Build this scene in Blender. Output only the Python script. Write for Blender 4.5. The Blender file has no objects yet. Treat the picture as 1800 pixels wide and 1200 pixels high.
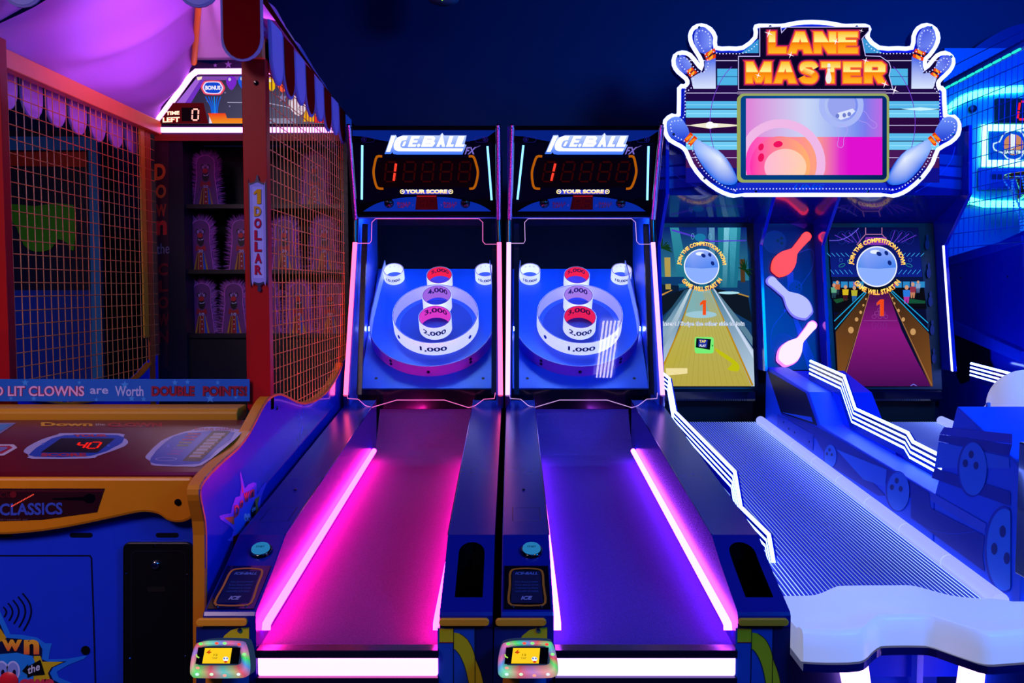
import bpy, bmesh, math, random
from mathutils import Vector, Matrix
from mathutils.geometry import intersect_line_plane
random.seed(7)
SC = bpy.context.scene
COL = SC.collection

# ---------------------------------------------------------------- camera
FPX, CAMH = 1600.0, 1.5
PITCH = math.atan(96 / FPX)
cam_d = bpy.data.cameras.new('camera')
cam_d.sensor_width = 36.0
cam_d.lens = 36.0 * FPX / 1800
cam_d.clip_start = 0.05
cam = bpy.data.objects.new('camera', cam_d)
COL.objects.link(cam)
cam.location = (0, 0, CAMH)
cam.rotation_euler = (math.pi / 2 - PITCH, 0, 0)
SC.camera = cam

# ---------------------------------------------------------------- view, world, fill lights
SC.view_settings.view_transform = 'Standard'
SC.view_settings.look = 'None'
SC.view_settings.gamma = 1.0
SC.view_settings.use_curve_mapping = False
SC.view_settings.exposure = 0.0
w = bpy.data.worlds.new('world')
SC.world = w
w.use_nodes = True
bg = w.node_tree.nodes['Background']
bg.inputs[0].default_value = (0.004, 0.012, 0.13, 1)
bg.inputs[1].default_value = 0.25


def area(name, loc, target, size, col, power, size_y=None, spread=None):
    d = bpy.data.lights.new(name, 'AREA')
    d.shape = 'RECTANGLE'
    d.size = size
    d.size_y = size_y or size
    d.color = col
    d.energy = power
    if spread:
        d.spread = spread
    o = bpy.data.objects.new(name, d)
    COL.objects.link(o)
    o.location = loc
    o.rotation_euler = (Vector(target) - Vector(loc)).to_track_quat('-Z', 'Y').to_euler()
    o.visible_camera = True
    return o


# added fill lights: dim mixed over the aisle, strongly blue on the right
area('aisle_fill_light', (-2.0, 0.1, 3.1), (-1.8, 2.6, 0.9), 0.8, (1.0, 0.68, 0.85), 14, spread=1.4).data.specular_factor = 0.15
area('blue_fill_light', (2.6, 0.6, 3.1), (1.9, 3.6, 0.8), 1.0, (0.0, 0.24, 1.0), 130)
area('blue_fill_light', (3.1, 3.6, 3.1), (2.6, 5.0, 1.8), 0.5, (0.0, 0.10, 1.0), 55)
area('blue_fill_light', (0.3, 0.4, 3.1), (0.0, 4.4, 1.2), 0.8, (0.01, 0.12, 1.0), 10)


# ---------------------------------------------------------------- colour, materials
def c(h, k=1.0):
    h = h.lstrip('#')
    r = []
    for i in (0, 2, 4):
        v = int(h[i:i + 2], 16) / 255
        v = v / 12.92 if v <= 0.04045 else ((v + 0.055) / 1.055) ** 2.4
        r.append(v * k)
    return tuple(r)


def mixc(a, b, t):
    t = max(0, min(1, t))
    return tuple(a[i] * (1 - t) + b[i] * t for i in range(3))


def mat(name, rough=0.5, metal=0.0, coat=0.0, noise=0.0, nscale=40.0, bump=0.0, spec=0.5, glow=0.0, alpha=None):
    m = bpy.data.materials.new(name)
    m.use_nodes = True
    nt = m.node_tree
    b = nt.nodes['Principled BSDF']
    a = nt.nodes.new('ShaderNodeAttribute')
    a.attribute_name = 'Col'
    src = a.outputs['Color']
    if noise or bump:
        tc = nt.nodes.new('ShaderNodeTexCoord')
        n = nt.nodes.new('ShaderNodeTexNoise')
        n.inputs['Scale'].default_value = nscale
        n.inputs['Detail'].default_value = 3
        nt.links.new(tc.outputs['Object'], n.inputs['Vector'])
    if noise:
        mr = nt.nodes.new('ShaderNodeMapRange')
        mr.inputs['From Min'].default_value = 0.3
        mr.inputs['From Max'].default_value = 0.7
        mr.inputs['To Min'].default_value = 1 - noise
        mr.inputs['To Max'].default_value = 1 + noise
        nt.links.new(n.outputs['Fac'], mr.inputs['Value'])
        vm = nt.nodes.new('ShaderNodeVectorMath')
        vm.operation = 'SCALE'
        nt.links.new(src, vm.inputs[0])
        nt.links.new(mr.outputs[0], vm.inputs['Scale'])
        src = vm.outputs[0]
    nt.links.new(src, b.inputs['Base Color'])
    if bump:
        bp = nt.nodes.new('ShaderNodeBump')
        bp.inputs['Strength'].default_value = bump
        bp.inputs['Distance'].default_value = 0.002
        nt.links.new(n.outputs['Fac'], bp.inputs['Height'])
        nt.links.new(bp.outputs[0], b.inputs['Normal'])
    b.inputs['Roughness'].default_value = rough
    b.inputs['Metallic'].default_value = metal
    b.inputs['Coat Weight'].default_value = coat
    b.inputs['Coat Roughness'].default_value = 0.05
    b.inputs['Specular IOR Level'].default_value = spec
    if glow:
        nt.links.new(a.outputs['Color'], b.inputs['Emission Color'])
        b.inputs['Emission Strength'].default_value = glow
    return m


def emis(name, sampling='AUTO'):
    m = bpy.data.materials.new(name)
    m.use_nodes = True
    nt = m.node_tree
    nt.nodes.clear()
    a = nt.nodes.new('ShaderNodeAttribute')
    a.attribute_name = 'Col'
    e = nt.nodes.new('ShaderNodeEmission')
    o = nt.nodes.new('ShaderNodeOutputMaterial')
    nt.links.new(a.outputs['Color'], e.inputs[0])
    nt.links.new(e.outputs[0], o.inputs[0])
    m.cycles.emission_sampling = sampling
    return m


def glassmat(name, tint=(1, 1, 1), refl=0.12, rough=0.0):
    m = bpy.data.materials.new(name)
    m.use_nodes = True
    nt = m.node_tree
    nt.nodes.clear()
    t = nt.nodes.new('ShaderNodeBsdfTransparent')
    t.inputs[0].default_value = (*tint, 1)
    g = nt.nodes.new('ShaderNodeBsdfGlossy')
    g.inputs['Roughness'].default_value = rough
    lw = nt.nodes.new('ShaderNodeLayerWeight')
    lw.inputs['Blend'].default_value = refl
    mx = nt.nodes.new('ShaderNodeMixShader')
    o = nt.nodes.new('ShaderNodeOutputMaterial')
    nt.links.new(lw.outputs['Fresnel'], mx.inputs[0])
    nt.links.new(t.outputs[0], mx.inputs[1])
    nt.links.new(g.outputs[0], mx.inputs[2])
    nt.links.new(mx.outputs[0], o.inputs[0])
    return m


def fabricmat(name):
    m = bpy.data.materials.new(name)
    m.use_nodes = True
    nt = m.node_tree
    nt.nodes.clear()
    a = nt.nodes.new('ShaderNodeAttribute')
    a.attribute_name = 'Col'
    d = nt.nodes.new('ShaderNodeBsdfDiffuse')
    t = nt.nodes.new('ShaderNodeBsdfTranslucent')
    mx = nt.nodes.new('ShaderNodeMixShader')
    mx.inputs[0].default_value = 0.35
    o = nt.nodes.new('ShaderNodeOutputMaterial')
    nt.links.new(a.outputs['Color'], d.inputs[0])
    nt.links.new(a.outputs['Color'], t.inputs[0])
    nt.links.new(d.outputs[0], mx.inputs[1])
    nt.links.new(t.outputs[0], mx.inputs[2])
    nt.links.new(mx.outputs[0], o.inputs[0])
    return m


M = dict(
    matte=mat('painted_board', 0.65),
    satin=mat('satin_paint', 0.38, noise=0.03, nscale=20),
    gloss=mat('gloss_laminate', 0.12, coat=0.6, noise=0.04, nscale=30),
    powder=mat('powder_coated_metal', 0.24, noise=0.015, nscale=30, spec=0.38),
    chrome=mat('chrome', 0.12, metal=1.0),
    plastic=mat('white_plastic', 0.45),
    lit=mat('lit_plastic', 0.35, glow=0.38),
    tubewhite=mat('frosted_tube', 0.35, glow=0.85),
    panel=mat('printed_panel', 0.3, spec=0.3),
    glowwhite=mat('white_plastic_with_glow', 0.4, glow=0.8),  # for rings that are no lamps; the glow stands in for strong light
    ink=mat('unlit_print', 0.8, spec=0.04),
    flat=mat('vinyl_covered_board', 0.42, spec=0.18),
    carpet=mat('lane_mat', 0.8, noise=0.35, nscale=420, bump=0.4, spec=0.15),
    fur=mat('fur', 0.9),
    glow=emis('led_glow'),
    print_=emis('lit_print', 'NONE'),
    glass=glassmat('clear_acrylic', (0.97, 0.97, 0.98), 0.33),
    dark_glass=glassmat('plain_glass', (0.8, 0.8, 0.85), 0.1),
    fabric=fabricmat('tent_fabric'),
)


# ---------------------------------------------------------------- pixel <-> place
def ray(px, py):
    u, v = (px - 900) / FPX, (600 - py) / FPX
    cp, sp = math.cos(PITCH), math.sin(PITCH)
    return Vector((u, cp + v * sp, -sp + v * cp))


CAM = Vector((0, 0, CAMH))


def at(px, py, Y):
    r = ray(px, py)
    return CAM + r * (Y / r.y)


def atx(px, py, X):
    r = ray(px, py)
    return CAM + r * (X / r.x)


class Pl:
    """a flat surface standing in the room: P a point on it, n its normal, u its sideways axis"""
    def __init__(s, P, n, u=(1, 0, 0)):
        s.P = Vector(P)
        s.n = Vector(n).normalized()
        u = Vector(u)
        s.u = (u - s.n * u.dot(s.n)).normalized()
        s.v = s.n.cross(s.u)

    def px(s, x, y, off=0.0):
        r = ray(x, y)
        t = (s.P - CAM).dot(s.n) / r.dot(s.n)
        return CAM + r * t + s.n * off

    def uv(s, a, b, off=0.0):
        return s.P + s.u * a + s.v * b + s.n * off


def Z(ox, oy, k):
    return lambda pts: [(ox + x / k, oy + y / k) for x, y in pts]


def smooth(pts, n=4, closed=True):
    m = len(pts)
    out = []
    rng = range(m) if closed else range(m - 1)
    for i in rng:
        if closed:
            p0, p1, p2, p3 = pts[i - 1], pts[i], pts[(i + 1) % m], pts[(i + 2) % m]
        else:
            p0, p1, p2, p3 = pts[max(i - 1, 0)], pts[i], pts[i + 1], pts[min(i + 2, m - 1)]
        for k in range(n):
            t = k / n
            out.append(tuple(0.5 * (2 * p1[d] + (p2[d] - p0[d]) * t + (2 * p0[d] - 5 * p1[d] + 4 * p2[d] - p3[d]) * t * t
                                    + (3 * p1[d] - p0[d] - 3 * p2[d] + p3[d]) * t ** 3) for d in range(len(p1))))
    if not closed:
        out.append(tuple(pts[-1]))
    return out


def ell(cx, cy, rx, ry=None, n=28, a0=0, a1=360, rot=0):
    ry = rx if ry is None else ry
    full = abs(a1 - a0) >= 360
    m = n if full else n + 1
    out = []
    cr, sr = math.cos(math.radians(rot)), math.sin(math.radians(rot))
    for i in range(m):
        a = math.radians(a0 + (a1 - a0) * i / n)
        x, y = rx * math.cos(a), ry * math.sin(a)
        out.append((cx + x * cr - y * sr, cy + x * sr + y * cr))
    return out


def rrect(x0, y0, x1, y1, r, n=5):
    out = []
    for cx, cy, a in ((x1 - r, y0 + r, -90), (x1 - r, y1 - r, 0), (x0 + r, y1 - r, 90), (x0 + r, y0 + r, 180)):
        for i in range(n + 1):
            t = math.radians(a + 90 * i / n)
            out.append((cx + r * math.cos(t), cy + r * math.sin(t)))
    return out


def star(cx, cy, r, n=5, k=0.42, rot=-90):
    return [(cx + (r if i % 2 == 0 else r * k) * math.cos(math.radians(rot + 180 * i / n)),
             cy + (r if i % 2 == 0 else r * k) * math.sin(math.radians(rot + 180 * i / n))) for i in range(2 * n)]


_txt = {}


def textgeo(s, bold=0.0, shear=0.0, spacing=1.0):
    key = (s, bold, shear, spacing)
    if key in _txt:
        return _txt[key]
    cu = bpy.data.curves.new('lettering', 'FONT')
    cu.body = s
    cu.offset = bold
    cu.shear = shear
    cu.space_character = spacing
    cu.resolution_u = 3
    o = bpy.data.objects.new('lettering', cu)
    COL.objects.link(o)
    dg = bpy.context.evaluated_depsgraph_get()
    me = bpy.data.meshes.new_from_object(o.evaluated_get(dg))
    V = [(v.co.x, v.co.y) for v in me.vertices]
    F = [tuple(p.vertices) for p in me.polygons]
    bpy.data.objects.remove(o)
    bpy.data.curves.remove(cu)
    bpy.data.meshes.remove(me)
    if s == '1' and V:
        # narrow figure: draw it with a proper flag and stem
        V = [(0.45, 0.0), (1.0, 0.0), (1.0, 1.0), (0.50, 1.0), (0.0, 0.80), (0.0, 0.62), (0.45, 0.74)]
        F = [(0, 1, 2, 3, 6), (3, 4, 5, 6)]
    if not V:
        _txt[key] = ([], [])
        return _txt[key]
    x0, x1 = min(v[0] for v in V), max(v[0] for v in V)
    y0, y1 = min(v[1] for v in V), max(v[1] for v in V)
    V = [((x - x0) / (x1 - x0 or 1), (y - y0) / (y1 - y0 or 1)) for x, y in V]
    _txt[key] = (V, F)
    return _txt[key]


ORG = Vector((0, 0, 0))
CAM_SCALE = None      # (scale, lift) that enlarges a machine about the camera position


def setscale(v):
    global CAM_SCALE
    CAM_SCALE = v


def full(p):  # scales a point about the camera, then clamps it to floor level
    if not CAM_SCALE:
        return Vector(p)
    q = Vector(p) * CAM_SCALE[0]
    q.z = max(0.0, q.z + CAM_SCALE[1])
    return q


def setorg(v):
    global ORG
    ORG = Vector(v)


class MB:
    def __init__(s):
        s.v, s.f, s.c = [], [], []

    def face(s, pts, col):
        b = len(s.v)
        s.v += [Vector(p) for p in pts]
        s.f.append(tuple(range(b, b + len(pts))))
        s.c.append([col(p) if callable(col) else col for p in pts])

    def prism(s, base, ext, col):
        base = [Vector(p) for p in base]
        ext = Vector(ext)
        top = [p + ext for p in base]
        s.face(top, col)
        s.face(base[::-1], col)
        for i in range(len(base)):
            j = (i + 1) % len(base)
            s.face([base[i], base[j], top[j], top[i]], col)

    def box(s, x0, x1, y0, y1, z0, z1, col):
        s.prism([(x0, y0, z0), (x1, y0, z0), (x1, y1, z0), (x0, y1, z0)], (0, 0, z1 - z0), col)

    def sideprof(s, prof, x0, x1, col):
        """a (Y,z) side outline pulled from x0 to x1"""
        s.prism([(x0, y, z) for y, z in prof], (x1 - x0, 0, 0), col)

    def pp(s, pl, pts, col, off=0.001, thick=0.0, back=False):
        P = [pl.px(x, y, off) for x, y in pts]
        if callable(col):
            cs = [col(x, y) for x, y in pts]
        else:
            cs = [col] * len(pts)
        if thick:
            B = [p - pl.n * thick for p in P]
            b = len(s.v)
            n = len(P)
            s.v += P + B
            s.f.append(tuple(range(b, b + n)))
            s.c.append(cs)
            s.f.append(tuple(range(b + 2 * n - 1, b + n - 1, -1)))
            s.c.append(cs[::-1])
            for i in range(n):
                j = (i + 1) % n
                s.f.append((b + i, b + n + i, b + n + j, b + j))
                s.c.append([cs[i], cs[i], cs[j], cs[j]])
        else:
            b = len(s.v)
            s.v += P
            s.f.append(tuple(range(b, b + len(P))))
            s.c.append(cs)

    def pu(s, pl, pts, col, off=0.001, thick=0.0):
        P = [pl.uv(x, y, off) for x, y in pts]
        cf = [col(x, y) for x, y in pts] if callable(col) else None
        if thick:
            s.prism([p - pl.n * thick for p in P], pl.n * thick, cf[0] if cf else col)
        else:
            b = len(s.v)
            s.v += P
            s.f.append(tuple(range(b, b + len(P))))
            s.c.append(cf or [col] * len(P))

    def stroke3(s, P, n, wid, col, closed=False, thick=0.0):
        P = [Vector(p) for p in P]
        n = Vector(n).normalized()
        m = len(P)
        L, R = [], []
        for i in range(m):
            a = P[i - 1] if (closed or i > 0) else P[i]
            d = P[(i + 1) % m] if (closed or i < m - 1) else P[i]
            d1 = (P[i] - a)
            d2 = (d - P[i])
            if d1.length < 1e-9:
                d1 = d2
            if d2.length < 1e-9:
                d2 = d1
            s1 = d1.normalized().cross(n)
            s2 = d2.normalized().cross(n)
            sm = (s1 + s2)
            if sm.length < 1e-6:
                sm = s1
            sm.normalize()
            k = 1 / max(0.45, sm.dot(s1))
            L.append(P[i] + sm * (wid / 2 * k))
            R.append(P[i] - sm * (wid / 2 * k))
        for i in range(m if closed else m - 1):
            j = (i + 1) % m
            q = [L[i], R[i], R[j], L[j]]
            if thick:
                s.prism([p - n * thick for p in q], n * thick, col)
            else:
                s.face(q, col)

    def stroke(s, pl, pts, wid, col, off=0.0012, closed=False, thick=0.0):
        s.stroke3([pl.px(x, y, off) for x, y in pts], pl.n, wid, col, closed, thick)

    def tube(s, path, r, col, n=8, closed=False):
        P = [Vector(p) for p in path]
        m = len(P)
        up = None
        b0 = len(s.v)
        for i in range(m):
            a = P[i - 1] if (closed or i > 0) else P[i]
            d = P[(i + 1) % m] if (closed or i < m - 1) else P[i]
            t = (d - a).normalized()
            if up is None:
                up = Vector((0, 0, 1)) if abs(t.z) < 0.9 else Vector((1, 0, 0))
            sx = t.cross(up)
            if sx.length < 1e-4:
                sx = t.cross(Vector((0.3, 0.5, 0.8)))
            sx.normalize()
            up = sx.cross(t).normalized()
            for k in range(n):
                A = 2 * math.pi * k / n
                s.v.append(P[i] + (sx * math.cos(A) + up * math.sin(A)) * r)
        for i in range(m if closed else m - 1):
            j = (i + 1) % m
            for k in range(n):
                l = (k + 1) % n
                s.f.append((b0 + i * n + k, b0 + i * n + l, b0 + j * n + l, b0 + j * n + k))
                ci = col(P[i]) if callable(col) else col
                cj = col(P[j]) if callable(col) else col
                s.c.append([ci, ci, cj, cj])
        if not closed:
            s.f.append(tuple(b0 + k for k in range(n))[::-1])
            s.c.append([col(P[0]) if callable(col) else col] * n)
            s.f.append(tuple(b0 + (m - 1) * n + k for k in range(n)))
            s.c.append([col(P[-1]) if callable(col) else col] * n)

    def lathe(s, C, ax, prof, col, n=28, ux=None):
        """prof = (radius, height along ax) pairs"""
        C, ax = Vector(C), Vector(ax).normalized()
        u = ax.cross(Vector((0.31, 0.9, 0.2))).normalized()
        v = ax.cross(u)
        b0 = len(s.v)
        for r, h in prof:
            for k in range(n):
                A = 2 * math.pi * k / n
                s.v.append(C + ax * h + (u * math.cos(A) + v * math.sin(A)) * r)
        for i in range(len(prof) - 1):
            for k in range(n):
                l = (k + 1) % n
                s.f.append((b0 + i * n + k, b0 + i * n + l, b0 + (i + 1) * n + l, b0 + (i + 1) * n + k))
                ci = col(i) if callable(col) else col
                s.c.append([ci] * 4)

    def text(s, st, fn, col, bold=0.0, shear=0.0, thick=None, spacing=1.0):
        """fn maps (0..1, 0..1) letter space to the surface"""
        V, F = textgeo(st, bold, shear, spacing)
        b = len(s.v)
        s.v += [Vector(fn(x, y)) for x, y in V]
        for f in F:
            s.f.append(tuple(b + i for i in f))
            s.c.append([col(*V[i]) if callable(col) else col for i in f])

    def tpx(s, st, pl, x0, y0, x1, y1, col, off=0.0015, bold=0.03, shear=0.0, slope=0.0, spacing=1.0):
        """lettering in the box x0..x1, y0 (top)..y1 (bottom); slope tilts the baseline"""
        s.text(st, lambda a, b: pl.px(x0 + (x1 - x0) * a, y1 + (y0 - y1) * b + slope * a, off), col, bold, shear, spacing=spacing)

    def tuv(s, st, pl, x0, y0, x1, y1, col, off=0.0015, bold=0.03, shear=0.0, spacing=1.0):
        s.text(st, lambda a, b: pl.uv(x0 + (x1 - x0) * a, y0 + (y1 - y0) * b, off), col, bold, shear, spacing=spacing)

    def tarc(s, st, pl, cx, cy, r0, r1, a0, a1, col, off=0.0015, bold=0.03, inner=False, ky=1.0):
        """lettering round a circle in pixel angles (degrees, 0 = right, 90 = up)"""
        def fn(a, b):
            t = math.radians(a0 + (a1 - a0) * a)
            r = (r0 + (r1 - r0) * b)
            return pl.px(cx + r * math.cos(t), cy - r * math.sin(t) * ky, off)
        s.text(st, fn, col, bold)

    def build(s, name, m, parent=None, smooth=False, bevel=0.0, recalc=True):
        me = bpy.data.meshes.new(name)
        me.from_pydata([tuple(full(p) - ORG) for p in s.v], [], s.f)
        at_ = me.color_attributes.new('Col', 'FLOAT_COLOR', 'CORNER')
        i = 0
        flat = []
        for cl in s.c:
            for q in cl:
                flat += [q[0], q[1], q[2], 1.0]
        at_.data.foreach_set('color', flat)
        if recalc:
            bm = bmesh.new()
            bm.from_mesh(me)
            bmesh.ops.remove_doubles(bm, verts=bm.verts, dist=1e-6)
            bmesh.ops.recalc_face_normals(bm, faces=bm.faces)
            bm.to_mesh(me)
            bm.free()
        me.materials.append(M[m] if isinstance(m, str) else m)
        if smooth:
            for p in me.polygons:
                p.use_smooth = True
        me.update()
        o = bpy.data.objects.new(name, me)
        COL.objects.link(o)
        if parent:
            o.parent = parent
        else:
            o.location = ORG
        if bevel:
            b = o.modifiers.new('edge', 'BEVEL')
            b.width = bevel
            b.segments = 2
            b.limit_method = 'ANGLE'
            b.angle_limit = math.radians(40)
        if smooth:
            try:
                me.set_sharp_from_angle(angle=math.radians(50))
            except Exception:
                pass
        return o


def thing(name, label, cat, loc, group=None):
    o = bpy.data.objects.new(name, None)
    COL.objects.link(o)
    o.location = loc
    o.empty_display_size = 0.1
    return tag(o, label, cat, group)


def tag(o, label, cat, group=None, kind=None):
    if label:
        o['label'] = label
    if cat:
        o['category'] = cat
    if group:
        o['group'] = group
    if kind:
        o['kind'] = kind
    return o


def seg7(mb, pl, x, y, w, h, digit, col, off, wid, shear=0.0):
    """one seven-segment digit, x,y top left in pixels"""
    def p(a, b):
        return (x + a * w + (1 - b) * shear, y + b * h)
    S = dict(a=((.12, 0), (.88, 0)), b=((1, .06), (1, .46)), c=((1, .54), (1, .94)), d=((.12, 1), (.88, 1)),
             e=((0, .54), (0, .94)), f=((0, .06), (0, .46)), g=((.12, .5), (.88, .5)))
    D = {'0': 'abcdef', '1': 'bc', '4': 'fgbc', '8': 'abcdefg'}
    for q in D[digit]:
        a, b = S[q]
        mb.stroke(pl, [p(*a), p(*b)], wid, col, off)


def fast_copy(root, loc):
    r = root.copy()
    COL.objects.link(r)
    r.location = loc
    for ch in list(root.children):
        k = ch.copy()
        COL.objects.link(k)
        k.parent = r
        for g in ch.children:
            d = g.copy()
            COL.objects.link(d)
            d.parent = k
    return r

# ================================================================ the room
def struct(name, mb, m):
    return tag(mb.build(name, m), None, None, None, 'structure')


setorg((0, 0, 0))
m = MB(); m.box(-4.2, 4.4, 5.76, 5.9, 0, 3.4, c('#0a1a55')); struct('wall_back', m, 'matte')
m = MB(); m.box(-4.3, -4.2, 0.0, 5.9, 0, 3.4, c('#0a1a55')); struct('wall_left', m, 'matte')
m = MB(); m.box(4.4, 4.5, 0.0, 5.9, 0, 3.4, c('#0a1a55')); struct('wall_right', m, 'matte')
m = MB(); m.box(-4.3, 4.5, -1.0, 5.9, -0.1, 0, c('#1a1a30')); struct('floor', m, 'carpet')
m = MB(); m.box(-4.3, 4.5, -1.0, 5.9, 3.4, 3.5, c('#0c1030')); struct('ceiling', m, 'matte')
# ceiling lamp of five short white tubes, seen mirrored in the right roller machine's front glass
setorg((0.806, 1.55, 3.4))
t = thing('ceiling_lamp', 'ceiling lamp of five parallel white tubes, mirrored in the right roller machine glass', 'lamp', ORG)
m = MB(); m.box(0.71, 0.90, 1.10, 1.98, 3.33, 3.40, c('#9098b0')); m.build('lamp_housing', 'satin', t)
for i in range(5):
    m = MB(); m.tube([(0.744 + 0.031 * i, 1.16, 3.31), (0.744 + 0.031 * i, 1.93, 3.31)], 0.008, (20, 18, 22), 8); m.build('lamp_tube', 'glow', t)
# smoke detector like dome hanging from the ceiling
setorg((-0.39, 5.1, 3.4))
t = thing('ceiling_dome', 'small round dark dome with a green dot, hanging at the top edge', 'ceiling sensor', ORG)
m = MB(); m.lathe((-0.375, 5.1, 3.045), (0, 0, 1), [(0.001, 0), (0.04, 0.003), (0.075, 0.016), (0.097, 0.045), (0.1, 0.07), (0.1, 0.355)], c('#8088a0'), 24)
m.build('housing', 'plastic', t, smooth=True)
m = MB(); m.lathe((-0.378, 5.03, 3.05), (0, -0.5, -1), [(0.004, -0.004), (0.004, 0.002), (0.0005, 0.003)], c('#a0ff30', 1.0), 8)
m.build('indicator_light', 'print_', t)

# ================================================================ the two ball rolling machines
L1 = Vector((-0.413, 2.24, 0))
ICE_DX = 0.749
XL, XR = -0.777, -0.049          # outer sides of the first machine
IL, IR = -0.644, -0.182          # inner sides of its two consoles
NAVY = c('#061880')


def deckz(y):
    return 0.797 + 0.095 * (y - 2.55)


def lanez(y):
    return 0.583 + 0.0625 * (y - 2.27)


def boolcut(o, cutter_mb):
    cut = cutter_mb.build('cutter', 'matte')
    cut.location = o.parent.location if o.parent else ORG
    par = o.parent
    md = o.modifiers.new('b', 'BOOLEAN')
    md.object = cut
    md.operation = 'DIFFERENCE'
    md.solver = 'EXACT'
    bpy.context.view_layer.update()
    dg = bpy.context.evaluated_depsgraph_get()
    me = bpy.data.meshes.new_from_object(o.evaluated_get(dg))
    o.modifiers.clear()
    o.data = me
    bpy.data.objects.remove(cut)
    return o


def reader(px_off, root, side):
    """a card reader with a clear shell full of coloured lights"""
    pl = Pl((0, 2.17, 0.55), (0, -1, 0.25))
    cols = ['#20ff40', '#30a0ff', '#ff4050', '#50ff80', '#60a0ff', '#ff3030', '#40ff60', '#ffb0a0', '#ff80a0', '#9080ff', '#ff5030', '#80ffb0', '#40a0ff', '#ff60a0', '#8060c0', '#ff70c0']
    if side:
        cols = cols[5:] + cols[:5]
    outer = smooth([(355, 1127), (378, 1124), (425, 1125), (436, 1131), (442, 1158), (442, 1180), (436, 1187), (420, 1190), (352, 1190), (340, 1186), (337, 1178), (339, 1155), (346, 1133)], 3)
    inner = [(352, 1134), (430, 1134), (428, 1166), (347, 1166)]

    def cf(x, y):
        a = math.atan2(y - 1158, (x - 390) * 0.7) / (2 * math.pi) % 1.0 * len(cols)
        i = int(a)
        k = mixc(c(cols[i % len(cols)]), c(cols[(i + 1) % len(cols)]), a - i)
        return tuple(q * 0.8 for q in mixc(k, (0.4, 0.5, 0.9), 0.15))
    body = MB()
    n_o = len(outer)
    body.pp(pl, outer, lambda x, y: c('#203050'), 0.012, 0.047)
    inn = []
    for x, y in outer:
        inn.append((389 + (x - 389) * 0.74, 1150 + (y - 1158) * 0.52))
    mid = [((a[0] + b_[0]) / 2, (a[1] + b_[1]) / 2) for a, b_ in zip(outer, inn)]
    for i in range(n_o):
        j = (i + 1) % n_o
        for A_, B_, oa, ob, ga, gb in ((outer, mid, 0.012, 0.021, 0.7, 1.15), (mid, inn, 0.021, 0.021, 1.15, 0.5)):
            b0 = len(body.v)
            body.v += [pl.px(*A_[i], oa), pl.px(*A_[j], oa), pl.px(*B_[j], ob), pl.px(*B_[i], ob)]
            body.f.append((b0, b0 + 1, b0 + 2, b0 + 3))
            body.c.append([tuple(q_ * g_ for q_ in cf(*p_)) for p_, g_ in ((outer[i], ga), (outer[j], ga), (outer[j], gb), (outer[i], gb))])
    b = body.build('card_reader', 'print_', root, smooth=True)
    tag(b, 'card reader in a clear shell glowing in many colours', None)
    s = MB()
    s.pp(pl, [(354, 1135), (428, 1135), (424, 1164), (349, 1164)], c('#020204'), 0.0225)
    s.build('reader_bezel', 'gloss', b)
    s = MB()
    s.pp(pl, [(366, 1136), (413, 1136), (409, 1163), (361, 1163)], c('#ffd020'), 0.0235)
    s.pp(pl, [(368, 1144), (376, 1138), (374, 1142), (378, 1143), (373, 1146)], c('#d04010'), 0.0238)
    s.tpx('12', pl, 381, 1146, 388, 1150, c('#a08010'), 0.0238)
    s.tpx('TAP', pl, 378, 1152, 388, 1155, c('#b09020'), 0.0238)
    s.pp(pl, ell(402, 1155, 5, 4), c('#f0f4ff'), 0.0238)
    s.pp(pl, ell(399.5, 1154, 1.3), c('#2060c0'), 0.024)
    s.pp(pl, ell(404.5, 1154, 1.3), c('#2060c0'), 0.024)
    s.pp(pl, ell(402, 1160, 3, 1.6), c('#d02020'), 0.024)
    s.stroke(pl, [(351, 1147), (352, 1151), (356, 1153)], 0.003, c('#b0f060'), 0.024)
    s.build('reader_screen', 'print_', b)
    dots = [(358, 1129, '#60ff60'), (386, 1128, '#ff5040'), (400, 1128, '#80ff80'), (425, 1130, '#ff4040'), (434, 1147, '#80ff80'), (352, 1182, '#c0e0ff'), (377, 1182, '#c0ffc0'), (400, 1184, '#ff9080'), (424, 1182, '#d0e0ff'), (353, 1171, '#ff9080')]
    for x, y, h in dots:
        s = MB()
        s.pp(pl, ell(x, y, 3.4, 2.4, 12), lambda a, b, h=h: c(h, 1.4), 0.0225)
        s.build('indicator_light', 'print_', b)



def strip_col(col, k):
    return tuple(a * k for a in col)


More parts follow.
